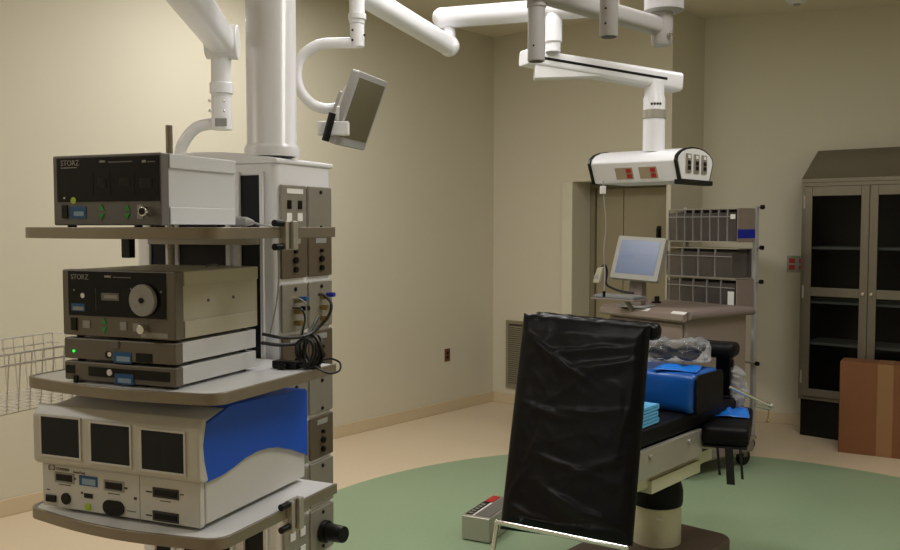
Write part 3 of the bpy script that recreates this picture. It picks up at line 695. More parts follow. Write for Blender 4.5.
# service head and its arm
s0 = at(524, 57.5, 4.13); s1 = at(677, 83, 4.5)
sh = thing('pendant_arm', 'white pendant arm with a black stripe reaching right to the service head', 'ceiling arm', (st.x, st.y, s0.z), 0)
o_ = Vector((st.x, st.y, s0.z))
V, F = barP(L(s0), L(s1), .10, .072, .10, .092, .22)
b = MB(); b.add(V, F); b.build('arm_body', m_white, sh, 0.006)
ax = (s1-s0).normalized(); sdn = ax.cross(up).normalized()
if sdn.y > 0: sdn = -sdn
V, F = barP(L(s0+ax*.03)+sdn*.0507, L(s1-ax*.10)+sdn*.0507, .0016, .012, .0016, .012, .1)
b = MB(); b.add(V, F); b.build('stripe', m_black, sh)
ua = at(534, 73, 4.14); ub = at(600, 82, 4.30)
b = MB(); b.hexa([L(ua)+Vector((0, -.035, -.03)), L(ub)+Vector((.02, -.035, .02)), L(ub)+Vector((.02, .035, .02)), L(ua)+Vector((0, .035, -.03)), L(ua)+Vector((0, -.035, .05)), L(ub)+Vector((.02, -.035, .035)), L(ub)+Vector((.02, .035, .035)), L(ua)+Vector((0, .035, .05))])
b.build('arm_fairing', m_white2, sh, 0.006)
pc_ = at(654, 120, 4.42); pzT = at(654, 92, 4.42).z; pzB = at(654, 150, 4.42).z
b = MB(); px_, py_ = L(pc_).x, L(pc_).y
b.lathe([(.053, pzB-o_.z-.01), (.053, pzT-o_.z-.035), (.047, pzT-o_.z-.015), (.047, pzT-o_.z+.05)], (px_, py_, 0), 30); dp_ = b.build('drop_post', m_white, sh)
b = MB(); b.lathe([(.058, at(654, 119, 4.42).z-o_.z), (.058, at(654, 110, 4.42).z-o_.z)], (px_, py_, 0), 30); b.build('clamp_ring', m_steel, dp_, 0.003)
b = MB()
for i in range(4):
    a = R(-115+i*15); b.cyl((px_+.053*math.cos(a), py_+.053*math.sin(a), at(654, 105, 4.42).z-o_.z), (px_+.0545*math.cos(a), py_+.0545*math.sin(a), at(654, 105, 4.42).z-o_.z), .0065, n=10)
b.build('printed_marks', m_printdk, dp_)
# head
KC = at(676, 181, 4.22); HF = Fr((KC.x, KC.y, KC.z), 62)       # x along end face to the right-back ; y: left-back along the length
# local: +x = direction of the end-face edge, length runs along -x' ; build with own axes
lx = Vector((-.76, .65, 0)).normalized(); wx = Vector((.65, .76, 0)).normalized()
HW, HL, HH = .40, .48, at(690, 148, 4.4).z-KC.z
ctr = KC+lx*(HL/2)+wx*(HW/2); hz = KC.z
HMx = Matrix((wx, lx, up)).transposed().to_4x4(); HMx.translation = ctr   # local x = across, y = along length away to the left
HMx[2][3] = hz
head = euler_thing('service_head', 'white arched ceiling service head with red outlets above the computer cart', 'medical pendant', HMx)
KZ = HH*.58
prof = [(-HW/2+.045, 0), (HW/2-.045, 0), (HW/2, KZ)]+[(HW/2*math.cos(R(a)), KZ+(HH-KZ)*math.sin(R(a))) for a in range(20, 180, 20)]+[(-HW/2, KZ)]
def smoothprof(k=1.0): return [(x*k, HH/2+(z-HH/2)*k) for x, z in prof]
def ext(b, pr, y0, y1):                                        # outline x,z swept along local y
    return b.prism(pr, -y1, -y0, 'y')
ext(MB(), smoothprof(.985), -HL/2+.012, HL/2-.012).build('shell', m_white, head, 0.006)
for y0, y1, nm in ((-HL/2, -HL/2+.0118, 'end_trim'), (HL/2-.0118, HL/2, 'end_trim')):
    ext(MB(), smoothprof(1.02), y0, y1).build(nm, m_black, head)
ep = ext(MB(), smoothprof(.93), -HL/2-.004, -HL/2-.0002).build('end_panel', m_white2, head)
for i in (-1, 0, 1):
    pl = MB().box(i*.085-.027, -HL/2-.010, .045, i*.085+.027, -HL/2-.0042, .135).build('end_outlet_plate', m_plate, ep, 0.002)
    m = MB()
    for z in (.068, .092): m.box(i*.085-.014, -HL/2-.0125, z-.009, i*.085+.014, -HL/2-.0102, z+.009)
    m.build('socket', m_black if i else m_dark, pl)
    MB().box(i*.085-.012, -HL/2-.0112, .113, i*.085+.012, -HL/2-.0102, .128).build('paper_tag', m_paper, pl)
MB().box(-HW/2+.04, -HL/2-.02, -.012, HW/2-.04, -HL/2+.03, .012).build('bumper', m_black, head, 0.004)
# outlets on the long face (-x side), sloping outward
p0_ = Vector((-(HW/2-.035)*.985, 0, .005)); p1_ = Vector((-(HW/2-.045)*.985, 0, HH/2*(1-.985))); 
fa = (p1_-p0_).normalized(); p2_ = Vector((-HW/2*.985, 0, HH/2+(KZ-HH/2)*.985)); fb_ = (p2_-p1_)
def facepatch(name, m, y0, y1, s0_, s1_, th, parent):
    d = (p2_-p1_).normalized(); nrm = Vector((-d.z, 0, d.x)); 
    if nrm.x > 0: nrm = -nrm
    P = [p1_+d*s+Vector((0, y, 0))+nrm*k for k in (.0003, th) for s, y in ((s0_, y0), (s0_, y1), (s1_, y1), (s1_, y0))]
    b = MB(); b.add(P, [(0, 1, 2, 3), (7, 6, 5, 4), (0, 4, 5, 1), (1, 5, 6, 2), (2, 6, 7, 3), (3, 7, 4, 0)]); 
    bmx = b.build(name, m, parent); me = bmx.data; bm2 = bmesh.new(); bm2.from_mesh(me); bmesh.ops.recalc_face_normals(bm2, faces=bm2.faces); bm2.to_mesh(me); bm2.free(); return bmx
op = facepatch('outlet_panel', m_white, -.15, .13, .012, .088, .001, head)
for yy in (-.09, .04):
    pl = facepatch('outlet_plate', mat('outlet_plate_beige', (168, 150, 126), .45) if 'outlet_plate_beige' not in MATS else MATS['outlet_plate_beige'], yy-.04, yy+.055, .02, .08, .0022, op)
    for s in (.036, .064): facepatch('socket', m_red, yy-.032, yy-.006, s-.010, s+.010, .0045, pl)
# cord from the head
c0 = at(603, 181, 4.45)
t = thing('hanging_cord', 'thin white cord hanging from the service head past the door', 'cord', c0, 0)
o_ = c0
MB().box(-.014, -.010, L(at(603, 194, 4.45)).z, .014, .010, L(at(603, 186, 4.45)).z).build('plug', m_white2, t, 0.003)
MB().tube(spline([L(c0), L(at(604, 200, 4.45)), L(at(606, 225, 4.45)), L(at(604, 250, 4.45)), L(at(605, 275, 4.45)), L(at(604, 291, 4.45))], 6), .0028, 8).build('cord', m_greycable, t)
b = MB(); b.cyl(L(at(604, 291, 4.45)), L(at(604, 297, 4.45)), .008, n=10).build('end_plug', m_black, t, 0.002)
# light boom arms at top
lc = at(664, 0, 3.6)
t = thing('ceiling_light_mount', 'grey white ceiling pivot with slanting arm at the upper right', 'ceiling arm', (lc.x, lc.y, CZ), 0)
o_ = Vector((lc.x, lc.y, CZ))
zL = at(664, 12, 3.6).z; zE = at(662, 46, 3.6).z
b = MB(); b.lathe([(.06, L((0, 0, zL)).z-.004), (.077, L((0, 0, zL)).z+.004), (.077, L((0, 0, zL)).z+.2), (.05, L((0, 0, zL)).z+.22), (.05, -.05), (.15, -.04), (.15, -.001)], (0, 0, 0), 30); b.build('pivot', m_armgrey, t)
b = MB(); b.lathe([(.034, L((0, 0, zE)).z), (.041, L((0, 0, zE)).z+.01), (.041, L((0, 0, zL)).z-.0045)], (L(at(662, 30, 3.6)).x, 0, 0), 24); eb_ = b.build('elbow', m_armgrey, t)
b = MB(); a0 = at(660, 27, 3.6); a1 = at(545, -6, 3.30); b.add(*barP(L(a0), L(a0+(a1-a0)*1.35), .07, .068, .07, .068, .3)); b.build('spring_arm', m_armgrey, t)
b = MB(); b.cyl(L(at(670, 36, 3.555)), L(at(670, 33, 3.555)), .01); b.build('pin', m_chrome, eb_)
# stub hanging at centre
for (sx_, zy, Yd, lab) in ((609, 37, 3.15, 'short grey drop tube hanging in front of the slanting pivot arm'),):
    p = at(sx_, 0, Yd); zc_ = at(sx_, zy, Yd).z
    t = thing('drop_stub', lab, 'ceiling arm', (p.x, p.y, CZ), 0); o_ = Vector((p.x, p.y, CZ))
    MB().lathe([(.030, L((0, 0, zc_)).z), (.032, L((0, 0, zc_)).z+.003), (.032, -.05), (.1, -.04), (.1, -.001)], (0, 0, 0), 24).build('tube', m_armgrey, t)
    MB().lathe([(.025, L((0, 0, zc_)).z-.002), (.025, L((0, 0, zc_)).z-.0003)], (0, 0, 0), 20).build('end_cap', m_black, t)
    for q in (10, 25): MB().sphere((-.016, -.0275, L(at(604, q, Yd)).z), .004, 8).build('screw', m_black, t)
sc_ = at(536.5, 0, 3.3); zc_ = at(536.5, 61.5, 3.3).z
t = thing('drop_stub', 'grey drop tube with open end hanging in front of the horizontal arm', 'ceiling arm', (sc_.x, sc_.y, CZ), 0)
o_ = Vector((sc_.x, sc_.y, CZ))
b = MB(); b.lathe([(.029, L((0, 0, zc_)).z), (.0315, L((0, 0, zc_)).z+.003), (.0315, L((0, 0, zc_)).z+.19), (.036, L((0, 0, zc_)).z+.195), (.036, -.05), (.1, -.04), (.1, -.001)], (0, 0, 0), 24); b.build('tube', m_armgrey, t)
b = MB(); b.lathe([(.024, L((0, 0, zc_)).z-.002), (.024, L((0, 0, zc_)).z-.0003)], (0, 0, 0), 20); b.build('end_cap', m_black, t)
b = MB(); b.sphere((-.012, -.028, L(at(536, 47, 3.3)).z), .004, 8); b.build('screw', m_black, t)

# ------------------------------------------------------------------ operating table
TBC = (1.02, 4.37); TB = Fr((TBC[0], TBC[1], 0), RA)     # x across (to the right), y along (away)
tb = thing('operating_table', 'operating table with steel side rails and round column on the green floor', 'operating table', TB.o, TB.rz)
MB().prism(rrect(-.27, -.78, .27, .32, .09, 6), 0.012, .13).build('base', m_brownbase, tb, 0.015, 3)
for x in (-.2, .2):
    for y in (-.68, .22): MB().cyl((x, y, 0.0), (x, y, .0118), .03, n=14).build('foot', m_black, tb)
MB().lathe([(.118, .1305), (.118, .30), (.112, .315)], (0, 0, 0), 36).build('column_cover', m_colcover, tb)
MB().box(.055, -.108, .27, .085, -.0995, .285).build('warning_label', m_paper, tb)
MB().lathe([(.112, .3155), (.122, .32), (.126, .34), (.126, .39), (.112, .44), (.085, .485), (.075, .52), (.075, .5445)], (0, 0, 0), 36).build('column_skirt', m_foamblk, tb)
MB().box(-.22, -.60, .545, .22, .14, .61).build('frame', m_colcover, tb, 0.005)
for sgn in (-1, 1):
    rl = MB().box(sgn*.25-.012, -.66, .61, sgn*.25+.012, -.06, .735).build('side_panel', m_steel, tb, 0.003)
    for y in (-.56, -.2): MB().cyl((sgn*.2622, y, .70), (sgn*.272, y, .70), .012, n=14).build('rail_pin', m_steel, rl, 0.002)
MB().box(-.238, -.66, .611, .238, .16, .733).build('top_frame', m_black, tb, 0.003)
MB().prism(rrect(-.27, -.735, .24, .42, .03, 4), .736, .815).build('pad', m_foamblk, tb, 0.018, 3)
# lower steel tray bracket seen beneath the rail
MB().hexa([(.10, -.50, .52), (.24, -.50, .52), (.24, -.03, .52), (.10, -.03, .52), (.10, -.50, .5445), (.24, -.50, .58), (.24, -.03, .58), (.10, -.03, .5445)]).build('rail_bracket', m_colcover, tb, 0.003)
# big transverse cushion
CB = Fr(TB.w(0, -.17, .8155), RA)
t = thing('foam_cushion', 'thick blue cushion with black end lying across the operating table', 'cushion', CB.o, CB.rz)
CW = .27; CD = .29; CH = .185
def soft(pts_fn, nx, ny, nz):
    """rounded block grid shell"""
    V = {}; vv = []; F = []
    def idx(i, j, k):
        if (i, j, k) not in V: V[(i, j, k)] = len(vv); vv.append(pts_fn(i/nx, j/ny, k/nz))
        return V[(i, j, k)]
    for i in range(nx):
        for j in range(ny):
            F.append((idx(i, j, 0), idx(i, j+1, 0), idx(i+1, j+1, 0), idx(i+1, j, 0))); F.append((idx(i, j, nz), idx(i+1, j, nz), idx(i+1, j+1, nz), idx(i, j+1, nz)))
    for i in range(nx):
        for k in range(nz):
            F.append((idx(i, 0, k), idx(i+1, 0, k), idx(i+1, 0, k+1), idx(i, 0, k+1))); F.append((idx(i, ny, k), idx(i, ny, k+1), idx(i+1, ny, k+1), idx(i+1, ny, k)))
    for j in range(ny):
        for k in range(nz):
            F.append((idx(0, j, k), idx(0, j, k+1), idx(0, j+1, k+1), idx(0, j+1, k))); F.append((idx(nx, j, k), idx(nx, j+1, k), idx(nx, j+1, k+1), idx(nx, j, k+1)))
    return vv, F
def rbox(x0, y0, z0, x1, y1, z1, r, amp=0.0, fq=6.0, n=(10, 10, 6), seed=0.0):
    def fn(a, b_, c):
        p = Vector((x0+(x1-x0)*a, y0+(y1-y0)*b_, z0+(z1-z0)*c))
        q = Vector((min(max(p.x, x0+r), x1-r), min(max(p.y, y0+r), y1-r), min(max(p.z, z0+r), z1-r)))
        dd = p-q
        if dd.length > 1e-9: p = q+dd.normalized()*r
        if amp and c > .01: p += noise.noise_vector(p*fq+Vector((seed, seed, seed)))*amp
        return p
    return soft(fn, *n)
b = MB(); b.add(*rbox(-CW, 0, 0, CW-.002, CD, CH, .03, .006, 9, (20, 12, 8))); b.build('cover', m_blue, t, ang=60)
b = MB(); b.prism(rrect(.002, .002, CD-.002, CH-.002, .03, 5), CW-.001, CW+.012, 'x'); b.build('end_patch', m_foamblk, t, 0.004)
# blue sheet folded on top of it
SF = Fr(CB.w(.12, .06, CH+.001), RA-10)
b = MB()
def sheet(nx, ny, w, d, amp, seed):
    V = []; F = []
    for i in range(nx+1):
        for j in range(ny+1):
            x, y = w*(i/nx-.5), d*(j/ny-.5); z = .012+amp*(noise.noise(Vector((x*9, y*9, seed)))+.6*noise.noise(Vector((x*25, y*25, seed))))
            e = min(i, nx-i)/nx*4; e2 = min(j, ny-j)/ny*4; z *= min(1, .3+e)*min(1, .3+e2); V.append((x+.01*noise.noise(Vector((y*12, seed, 0))), y+.01*noise.noise(Vector((x*12, seed, 3))), max(z, .001)))
    for i in range(nx):
        for j in range(ny): a = i*(ny+1)+j; F.append((a, a+ny+1, a+ny+2, a+1))
    return V, F
def cloth(name, m, label, cat, frm, w, d, amp, seed, th=.003):
    b = MB(); b.add(*sheet(22, 18, w, d, amp, seed)); o = b.build(name, m, ang=180); o.location = frm.o; o.rotation_euler = (0, 0, frm.rz)
    s = o.modifiers.new('thickness', 'SOLIDIFY'); s.thickness = th; s.offset = 1; tag(o, label, cat); return o
cloth('folded_sheet', m_sheet, 'crumpled blue sheet lying on top of the blue cushion', 'sheet', Fr(CB.w(.13, .13, CH+.002), RA-15), .2, .2, .016, 2.0)
# goggles in clear wrap
GF = Fr(CB.w(.07, .19, CH+.026), 6)
t = thing('wrapped_goggles', 'black goggles in crinkled clear wrap on the blue cushion', 'goggles', GF.o, GF.rz)
b = MB()
for sx_ in (-1, 1):
    ring = [(sx_*.062+.048*math.cos(2*math.pi*i/24), -.03+.006*math.cos(4*math.pi*i/24), .044+.026*math.sin(2*math.pi*i/24)) for i in range(24)]
    b.tube(ring, .013, 10, close=True)
b.tube(spline([(-.012, -.028, .05), (0, -.032, .054), (.012, -.028, .05)], 4), .011, 8)
b.tube(spline([(.105, -.02, .045), (.125, .02, .04), (.06, .06, .02), (-.06, .06, .02), (-.125, .02, .04), (-.105, -.02, .045)], 6), .010, 8)
b.build('frame', m_black, t)
b = MB()
for sx_ in (-1, 1): b.sphere((sx_*.062, -.028, .044), 1, 10, (.042, .006, .022))
b.build('lens', m_dark, t)
b = MB(); vv, F = rbox(-.165, -.072, 0.0, .165, .09, .10, .03, .0, 1, (34, 18, 12))
vv = [p+noise.noise_vector(p*14)*.02+noise.noise_vector(p*38+Vector((3, 1, 4)))*.016 for p in vv]
vv = [Vector((p.x, p.y, max(p.z, .001))) for p in vv]
b.add(vv, F); b.build('plastic_wrap', m_film, t, ang=25)
# folded light blue towel on the pad near the panel
q = fl(653, 433, .816); TF = Fr(TB.w(.193, -.73, .8155), RA-3)
t = thing('folded_towel', 'light blue folded towel on the black table pad behind the panel', 'towel', TF.o, TF.rz)
def fold(r, th, yl): 
    pts = [(-.0, r*2+.0), (yl, r*2)]
    for i in range(9): a = R(90-180*i/8); pts.append((yl+r*math.cos(a), r+r*math.sin(a)))
    return pts+[(0, 0.0)]
for i, (z0, r, yl) in enumerate(((.004, .0125, .31), (.033, .0125, .30), (.062, .0125, .31))):
    P = fold(r, .006, yl); rr = [(p[0], p[1]+z0) for p in P]
    inner = []
    for k_, p in enumerate(rr):
        a = rr[max(0, k_-1)]; c = rr[min(len(rr)-1, k_+1)]; tx, tz = c[0]-a[0], c[1]-a[1]; l = math.hypot(tx, tz); inner.append((p[0]-tz/l*-.008*-1, p[1]+tx/l*-.008*-1) if 0 else (p[0]+tz/l*.011, p[1]-tx/l*.011))
    b = MB(); b.prism(rr+inner[::-1], -.35, .045, 'x')
    b.build('fold', m_lightblue, t, 0.002)

# arm board with pad, to the right
a0 = fl(701, 426, .755); AF = Fr((a0.x, a0.y, .655), 20)
t = thing('arm_board', 'black padded arm board with hanging straps at the right of the table', 'arm board', AF.o, AF.rz)
b = MB(); b.add(*rbox(0, 0, .012, .215, .56, .10, .022, .003, 12, (8, 16, 6), 5)); b.build('pad', m_foamblk, t, ang=60)
MB().box(.01, .01, 0, .205, .55, .0118).build('board', m_black, t, 0.004)
for x, y, ln, w_ in ((.075, -.006, .12, .012), (.125, -.006, .16, .036), (.175, -.006, .13, .012)):
    b = MB(); b.tube([(x, y+.005, .0), (x, y, -.02)], .004, 6)
    b.hexa([(x-w_/2+.012, y-.004, -ln), (x+w_/2+.012, y-.004, -ln), (x+w_/2+.012, y-.001, -ln), (x-w_/2+.012, y-.001, -ln), (x-w_/2, y-.004, .012), (x+w_/2, y-.004, .012), (x+w_/2, y-.001, .012), (x-w_/2, y-.001, .012)]); b.build('strap', m_strap, t)
b = MB(); jl = AF.l(TB.w(.20, -.10, .70)); b.box(-.06, .04, -.015, .06, .10, -.0005); b.build('mount', m_steel, t, 0.003)
cloth('blue_sheet', m_sheet, 'crumpled blue plastic sheet on the arm board next to the clear bag', 'sheet', Fr(AF.w(.115, .34, .104), 15), .17, .24, .03, 7.0)
# head rest
q = at(716, 388, 4.55); HFx = Fr((q.x, q.y, TB.w(0, .3, .817).z), 30)
t = thing('head_rest', 'black padded head support on a post behind the blue cushion', 'head rest', HFx.o, HFx.rz)
zp = at(719, 357, 4.55).z-HFx.o.z; zt = at(719, 343, 4.55).z-HFx.o.z
b = MB(); b.add(*rbox(-.11, -.06, zp, .10, .09, zt+.006, .03, .004, 10, (12, 8, 5), 3)); b.build('pad', m_foamblk, t, ang=60)
b = MB(); b.box(.0, -.02, 0.01, .075, .05, zp+.004); b.cyl((.0, .01, zp-.03), (.085, .01, zp-.03), .02, n=14); b.build('post', m_vinyl, t, 0.008)
MB().box(-.03, -.05, 0, .085, .09, .0098).build('clamp', m_black, t, 0.003)
# clear bag
BGf = Fr(AF.w(.10, .49, .104), 25)
t = thing('clear_bag', 'crinkled clear plastic bag on the far end of the arm board', 'bag', BGf.o, BGf.rz)
b = MB(); vv, F = rbox(-.085, -.05, 0, .085, .05, .20, .03, 0, 1, (18, 14, 20))
def bagp(p):
    k = 1-.55*(p.z/.20); q = Vector((p.x*(.55+.45*math.sin(math.pi*min(1, p.z/.20*.9+.1))), p.y*k, p.z)); q += noise.noise_vector(q*16)*.022+noise.noise_vector(q*45)*.010; return Vector((q.x, q.y, max(q.z, .001)))
b.add([bagp(p) for p in vv], F); b.build('film', m_bagfilm, t, ang=20)
# chrome rod with hanging ring
r0 = at(730, 387, 4.42); r1 = at(771, 406, 4.45)
t = thing('chrome_rod', 'chrome rod with a dangling chain poking out beyond the arm board', 'rod', r0, 0); o_ = r0
b = MB(); b.cyl((0, 0, 0), L(r1), .008, n=12); b.build('rod', m_chrome, t, 0.001)
b = MB(); b.cyl(L(at(755, 405, 4.45)), L(at(770, 409, 4.45)), .010, .008, n=12).sphere(L(r1), .013, 10); b.build('clamp', m_steel, t)
b = MB(); b.tube([L(at(769, 408, 4.45)), L(at(768, 419, 4.45))], .0022, 6).sphere(L(at(768, 421, 4.45)), .009, 10); b.build('chain', m_gold, t)

# black covered panel leaning at the table end on a chrome stand
def tv(tt, v, z): return TB.w(v, tt, z)
pnl = thing('covered_panel', 'tall black vinyl covered panel on chrome stand leaning at the table end', 'panel', tv(-.95, 0, 0), TB.rz)
PF = Fr(tv(-.95, 0, 0), RA)
TL = PF.l(at(524, 313, 4.07)); TR = PF.l(at(649, 325, 3.68)); BL = PF.l(at(500, 529, 3.91)); BR = PF.l(at(631, 546, 3.54))
nx, ny = 80, 130; thk = .016
nrm = (TR-TL).cross(TL-BL).normalized()
if nrm.y > 0: nrm = -nrm
def wr(u, v):
    h = .010*noise.noise(Vector((u*2.2, v*3.0, 1.7)))
    for (cu, cv, an, ln, wd, am) in ((.18, .86, -38, .30, .022, .010), (.42, .78, -30, .25, .02, .008), (.74, .80, 12, .30, .03, .012), (.6, .86, 8, .3, .02, .008), (.65, .58, 5, .35, .025, .007), (.3, .56, -10, .25, .02, .006), (.2, .37, 70, .2, .02, .007), (.75, .35, 25, .2, .03, .009), (.52, .16, -24, .22, .025, .012), (.25, .08, -15, .2, .03, .012), (.8, .10, -18, .22, .03, .012), (.1, .2, 60, .2, .02, .01), (.9, .55, 80, .3, .02, .008), (.45, .33, -12, .3, .02, .006)):
        a = R(an); du, dv_ = (u-cu)*.62, (v-cv); x = du*math.cos(a)+dv_*math.sin(a); y = -du*math.sin(a)+dv_*math.cos(a)+.012*noise.noise(Vector((x*9, cu*9, cv*9)))
        h += am*math.exp(-(x/ln*1.6)**2-(y/(wd*.55 if y > 0 else wd*1.1))**2)
    h += .0035*noise.noise(Vector((u*9, v*14, 5.0)))
    rd = 1-abs(noise.noise(Vector((u*1.6+.9*v, v*4.0-.9*u, 3.3)))); h += .004*rd**5
    rd = 1-abs(noise.noise(Vector((u*6+2, v*9+u*2, 8.3)))); h += .002*rd**6
    return h*.8
V = []; F = []
for j in range(ny+1):
    for i in range(nx+1):
        u, v = i/nx, j/ny
        p = (BL*(1-u)+BR*u)*(1-v)+(TL*(1-u)+TR*u)*v
        ed = min(u, 1-u, v, 1-v); p = p+nrm*(wr(u, v)*min(1, ed*8)+.018*(min(1, ed*14)**.5))
        p.z += .006*noise.noise(Vector((u*14, 0, 9)))*(v > .97); V.append(p)
for j in range(ny):
    for i in range(nx): a = j*(nx+1)+i; F.append((a, a+1, a+nx+2, a+nx+1))
n0 = len(V); bd = [i for i in range(nx+1)]+[(j)*(nx+1)+nx for j in range(1, ny+1)]+[ny*(nx+1)+i for i in range(nx-1, -1, -1)]+[j*(nx+1) for j in range(ny-1, 0, -1)]
for k_ in bd: V.append(V[k_]-nrm*thk)
m_ = len(bd)
for k_ in range(m_): F.append((bd[(k_+1) % m_], bd[k_], n0+k_, n0+(k_+1) % m_))
F.append(tuple(n0+k_ for k_ in range(m_))[::-1])
b = MB(); b.add(V, F); b.build('vinyl_cover', m_vinyl, pnl, ang=50)
# gathered flap folded over the top back
b = MB(); vv, F = rbox(-.29, 0, 0, .33, .075, .075, .03, .0, 1, (30, 6, 6)); Mf = orient((TL+TR)/2-nrm*thk+Vector((0, 0, -.06)), TR-TL, TL-BL)
vv = [p+Vector((0, 0, .006*noise.noise(Vector((p.x*40, p.y*30, 2)))+.004*noise.noise(Vector((p.x*90, 1, 2))))) for p in vv]
b.add(vv, F, Mf); b.build('top_fold', m_vinyl, pnl, ang=60)
# chrome stand
fl0 = PF.l(at(497, 522, 3.86)); fl1 = PF.l(at(626, 548, 3.47))
leg0 = Vector((fl0.x-.02, fl0.y-.06, 0.008)); leg1 = Vector((fl1.x+.02, fl1.y-.06, 0.008))
b = MB(); b.tube([fl0-(fl1-fl0)*.0, fl0.lerp(fl1, .5), fl1], .0115, 12); b.sphere(fl0, .0118, 8).sphere(fl1, .0118, 8); b.build('cross_bar', m_chrome, pnl)
for a_, c_ in ((fl0, leg0), (fl1, leg1)):
    lg = MB().tube([a_+(c_-a_).normalized()*.006, c_], .010, 12).build('leg', m_chrome, pnl)
    MB().cyl(c_+Vector((0, 0, -.008)), c_+Vector((0, 0, .012)), .014, n=12).build('foot_tip', m_black, lg)
for s in (.12, .88):
    p = fl0.lerp(fl1, s); q = (BL.lerp(BR, s)).lerp(TL.lerp(TR, s), .25)-nrm*(thk*.5)
    MB().tube([p, BL.lerp(BR, s)-nrm*.02+Vector((0, 0, .02)), q], .009, 10).build('upright', m_chrome, pnl)

# foot control box
b0 = fl(461.6, 539.5); b1 = fl(492, 543.2); an = math.degrees(math.atan2(b0.y-b1.y, b1.x-b0.x)); wB = (b1-b0).length
FBx = Fr(b0, 27); t = thing('foot_control', 'stainless foot control box with black and red top on the green floor', 'foot pedal', b0, FBx.rz)
hB = at(461.6, 515, b0.y).z; dB = .40
wB = .165
MB().box(0, 0, .004, wB, dB, hB).build('housing', m_steel, t, 0.006, 3)
MB().box(.008, .01, 0, wB-.008, dB-.01, .0038).build('rubber_base', m_black, t)
MB().box(.008, .03, hB+.0002, .05, .27, hB+.002).build('label_strip', m_black, t)
MB().box(.012, .27, hB+.0002, .058, .385, hB+.004).build('red_label', m_red, t)
MB().box(.054, .02, hB+.0002, .062, .26, hB+.003).build('white_line', m_paper, t)
MB().box(.068, .03, hB+.0002, wB-.012, .385, hB+.004).build('tread', m_bezel, t, 0.002)
b = MB()
for i in range(5): b.box(.016, .05+i*.04, hB+.0022, .04, .065+i*.04, hB+.0028)
b.build('printed_mark', m_print, t)

# ------------------------------------------------------------------ anaesthesia machine
MA = 55.0; XC = 1.547; YC = 5.9; MW, MD = .77, .69
AM = Fr((XC, YC, 0), MA)                 # origin: right front corner; x in [-MW,0], y in [0,MD]
am = thing('anaesthesia_machine', 'mauve grey anaesthesia cart on casters standing behind the operating table', 'medical cart', AM.o, AM.rz)
zd = at(686, 312, YC).z
MB().box(-MW+.03, .05, .19, -.02, MD-.02, zd-.045).build('body', m_lilac, am, 0.01)
pr = [(-.02, zd-.07), (.02, zd-.075), (.035, zd-.05), (.03, zd-.02), (.0, zd), (-.02, zd)]
b = MB(); b.prism([(y, z) for y, z in [(MD, zd-.042), (0.05, zd-.044), (-.005, zd-.075), (-.025, zd-.06), (-.02, zd-.02), (.02, zd), (MD, zd)]], -MW, 0, 'x'); tp = b.build('work_top', m_lilac, am, 0.006)
b = MB(); b.tube([(.012, .02, zd-.028), (.016, MD*.5, zd-.028), (.012, MD, zd-.028)], .028, 14); b.build('side_rail', m_lilac2, am)
for px in (622, 646):
    x, y = AM.tp(634 if px == 622 else 655, 309 if px == 622 else 311.5, zd-.0)
for cx_ in (AM.tp(627, 309, zd)[0], AM.tp(653, 313.5, zd)[0]):
    b = MB(); b.hexa([(cx_-.06, -.016, zd-.0175), (cx_+.06, -.016, zd-.0175), (cx_+.06, .012, zd-.0035), (cx_-.06, .012, zd-.0035), (cx_-.06, -.016, zd-.0155), (cx_+.06, -.016, zd-.0155), (cx_+.06, .012, zd-.0015), (cx_-.06, .012, zd-.0015)]); b.build('white_label', m_paper, tp)
dz = [(.22, .44), (.46, .66), (.68, zd-.09)]
for a_, c_ in dz:
    dr = MB().box(-MW+.06, .03, a_, -.05, .0495, c_).build('drawer', m_lilac, am, 0.006)
    MB().box(-.52, .015, (a_+c_)/2-.012, -.28, .0298, (a_+c_)/2+.012).build('handle', m_lilac2, dr, 0.004)
MB().prism(rrect(-MW-.02, -.06, .06, MD+.02, .06, 5), .10, .188).build('base', m_lilac2, am, 0.02, 3)
for x in (-MW+.05, .0):
    for y in (.02, MD-.06):
        c = MB(); c.cyl((x-.018, y, .06), (x+.018, y, .06), .06, n=22); w_ = c.build('caster', m_black, am, 0.006)
        MB().box(x-.026, y-.02, .062, x+.026, y+.02, .0995).build('fork', m_lilac2, w_, 0.004)
# monitor on the cart
q = fl(640, 305, zd); 
Mm = Fr((at(633, 300, 6.28).x, at(633, 300, 6.28).y, zd+.0005), 38)
t = thing('cart_monitor', 'grey framed monitor with a blue screen standing on the anaesthesia cart', 'monitor', Mm.o, Mm.rz)
mb_ = AM.l(Mm.o)
zc = at(640, 258, 6.25).z-Mm.o.z; TIL = Matrix.Translation((.04, -.02, zc)) @ Matrix.Rotation(R(-20), 4, 'X') @ Matrix.Rotation(R(3), 4, 'Y')
WW, HH_ = .365, .315
b = MB(); b.prism(rrect(-WW/2, -HH_/2, WW/2, HH_/2, .014), -.05, .0, 'y', TIL); hs = b.build('housing', mat('monitor_grey', (150, 148, 140), .45), t, 0.005)
b = MB(); b.box(-WW/2+.035, -.0018, -HH_/2+.04, WW/2-.035, -.0002, HH_/2-.03, TIL); sc = b.build('screen', m_monitor, t)
b = MB(); b.box(-.12, -.0026, .03, .12, -.0019, .045, TIL).box(-.12, -.0026, -.01, -.03, -.0019, .02, TIL); b.build('screen_text', m_monitor2, sc)
b = MB(); b.hexa([(-.05, .0, .0125), (.06, .0, .0125), (.06, .09, .0125), (-.05, .09, .0125), (-.03, .05, zc), (.06, .05, zc), (.06, .09, zc), (-.03, .09, zc)]); b.build('stand', m_lilac2, t, 0.006)
MB().prism(rrect(-.11, -.06, .12, .13, .03), 0, .012).build('stand_base', m_greymid, t, 0.003)
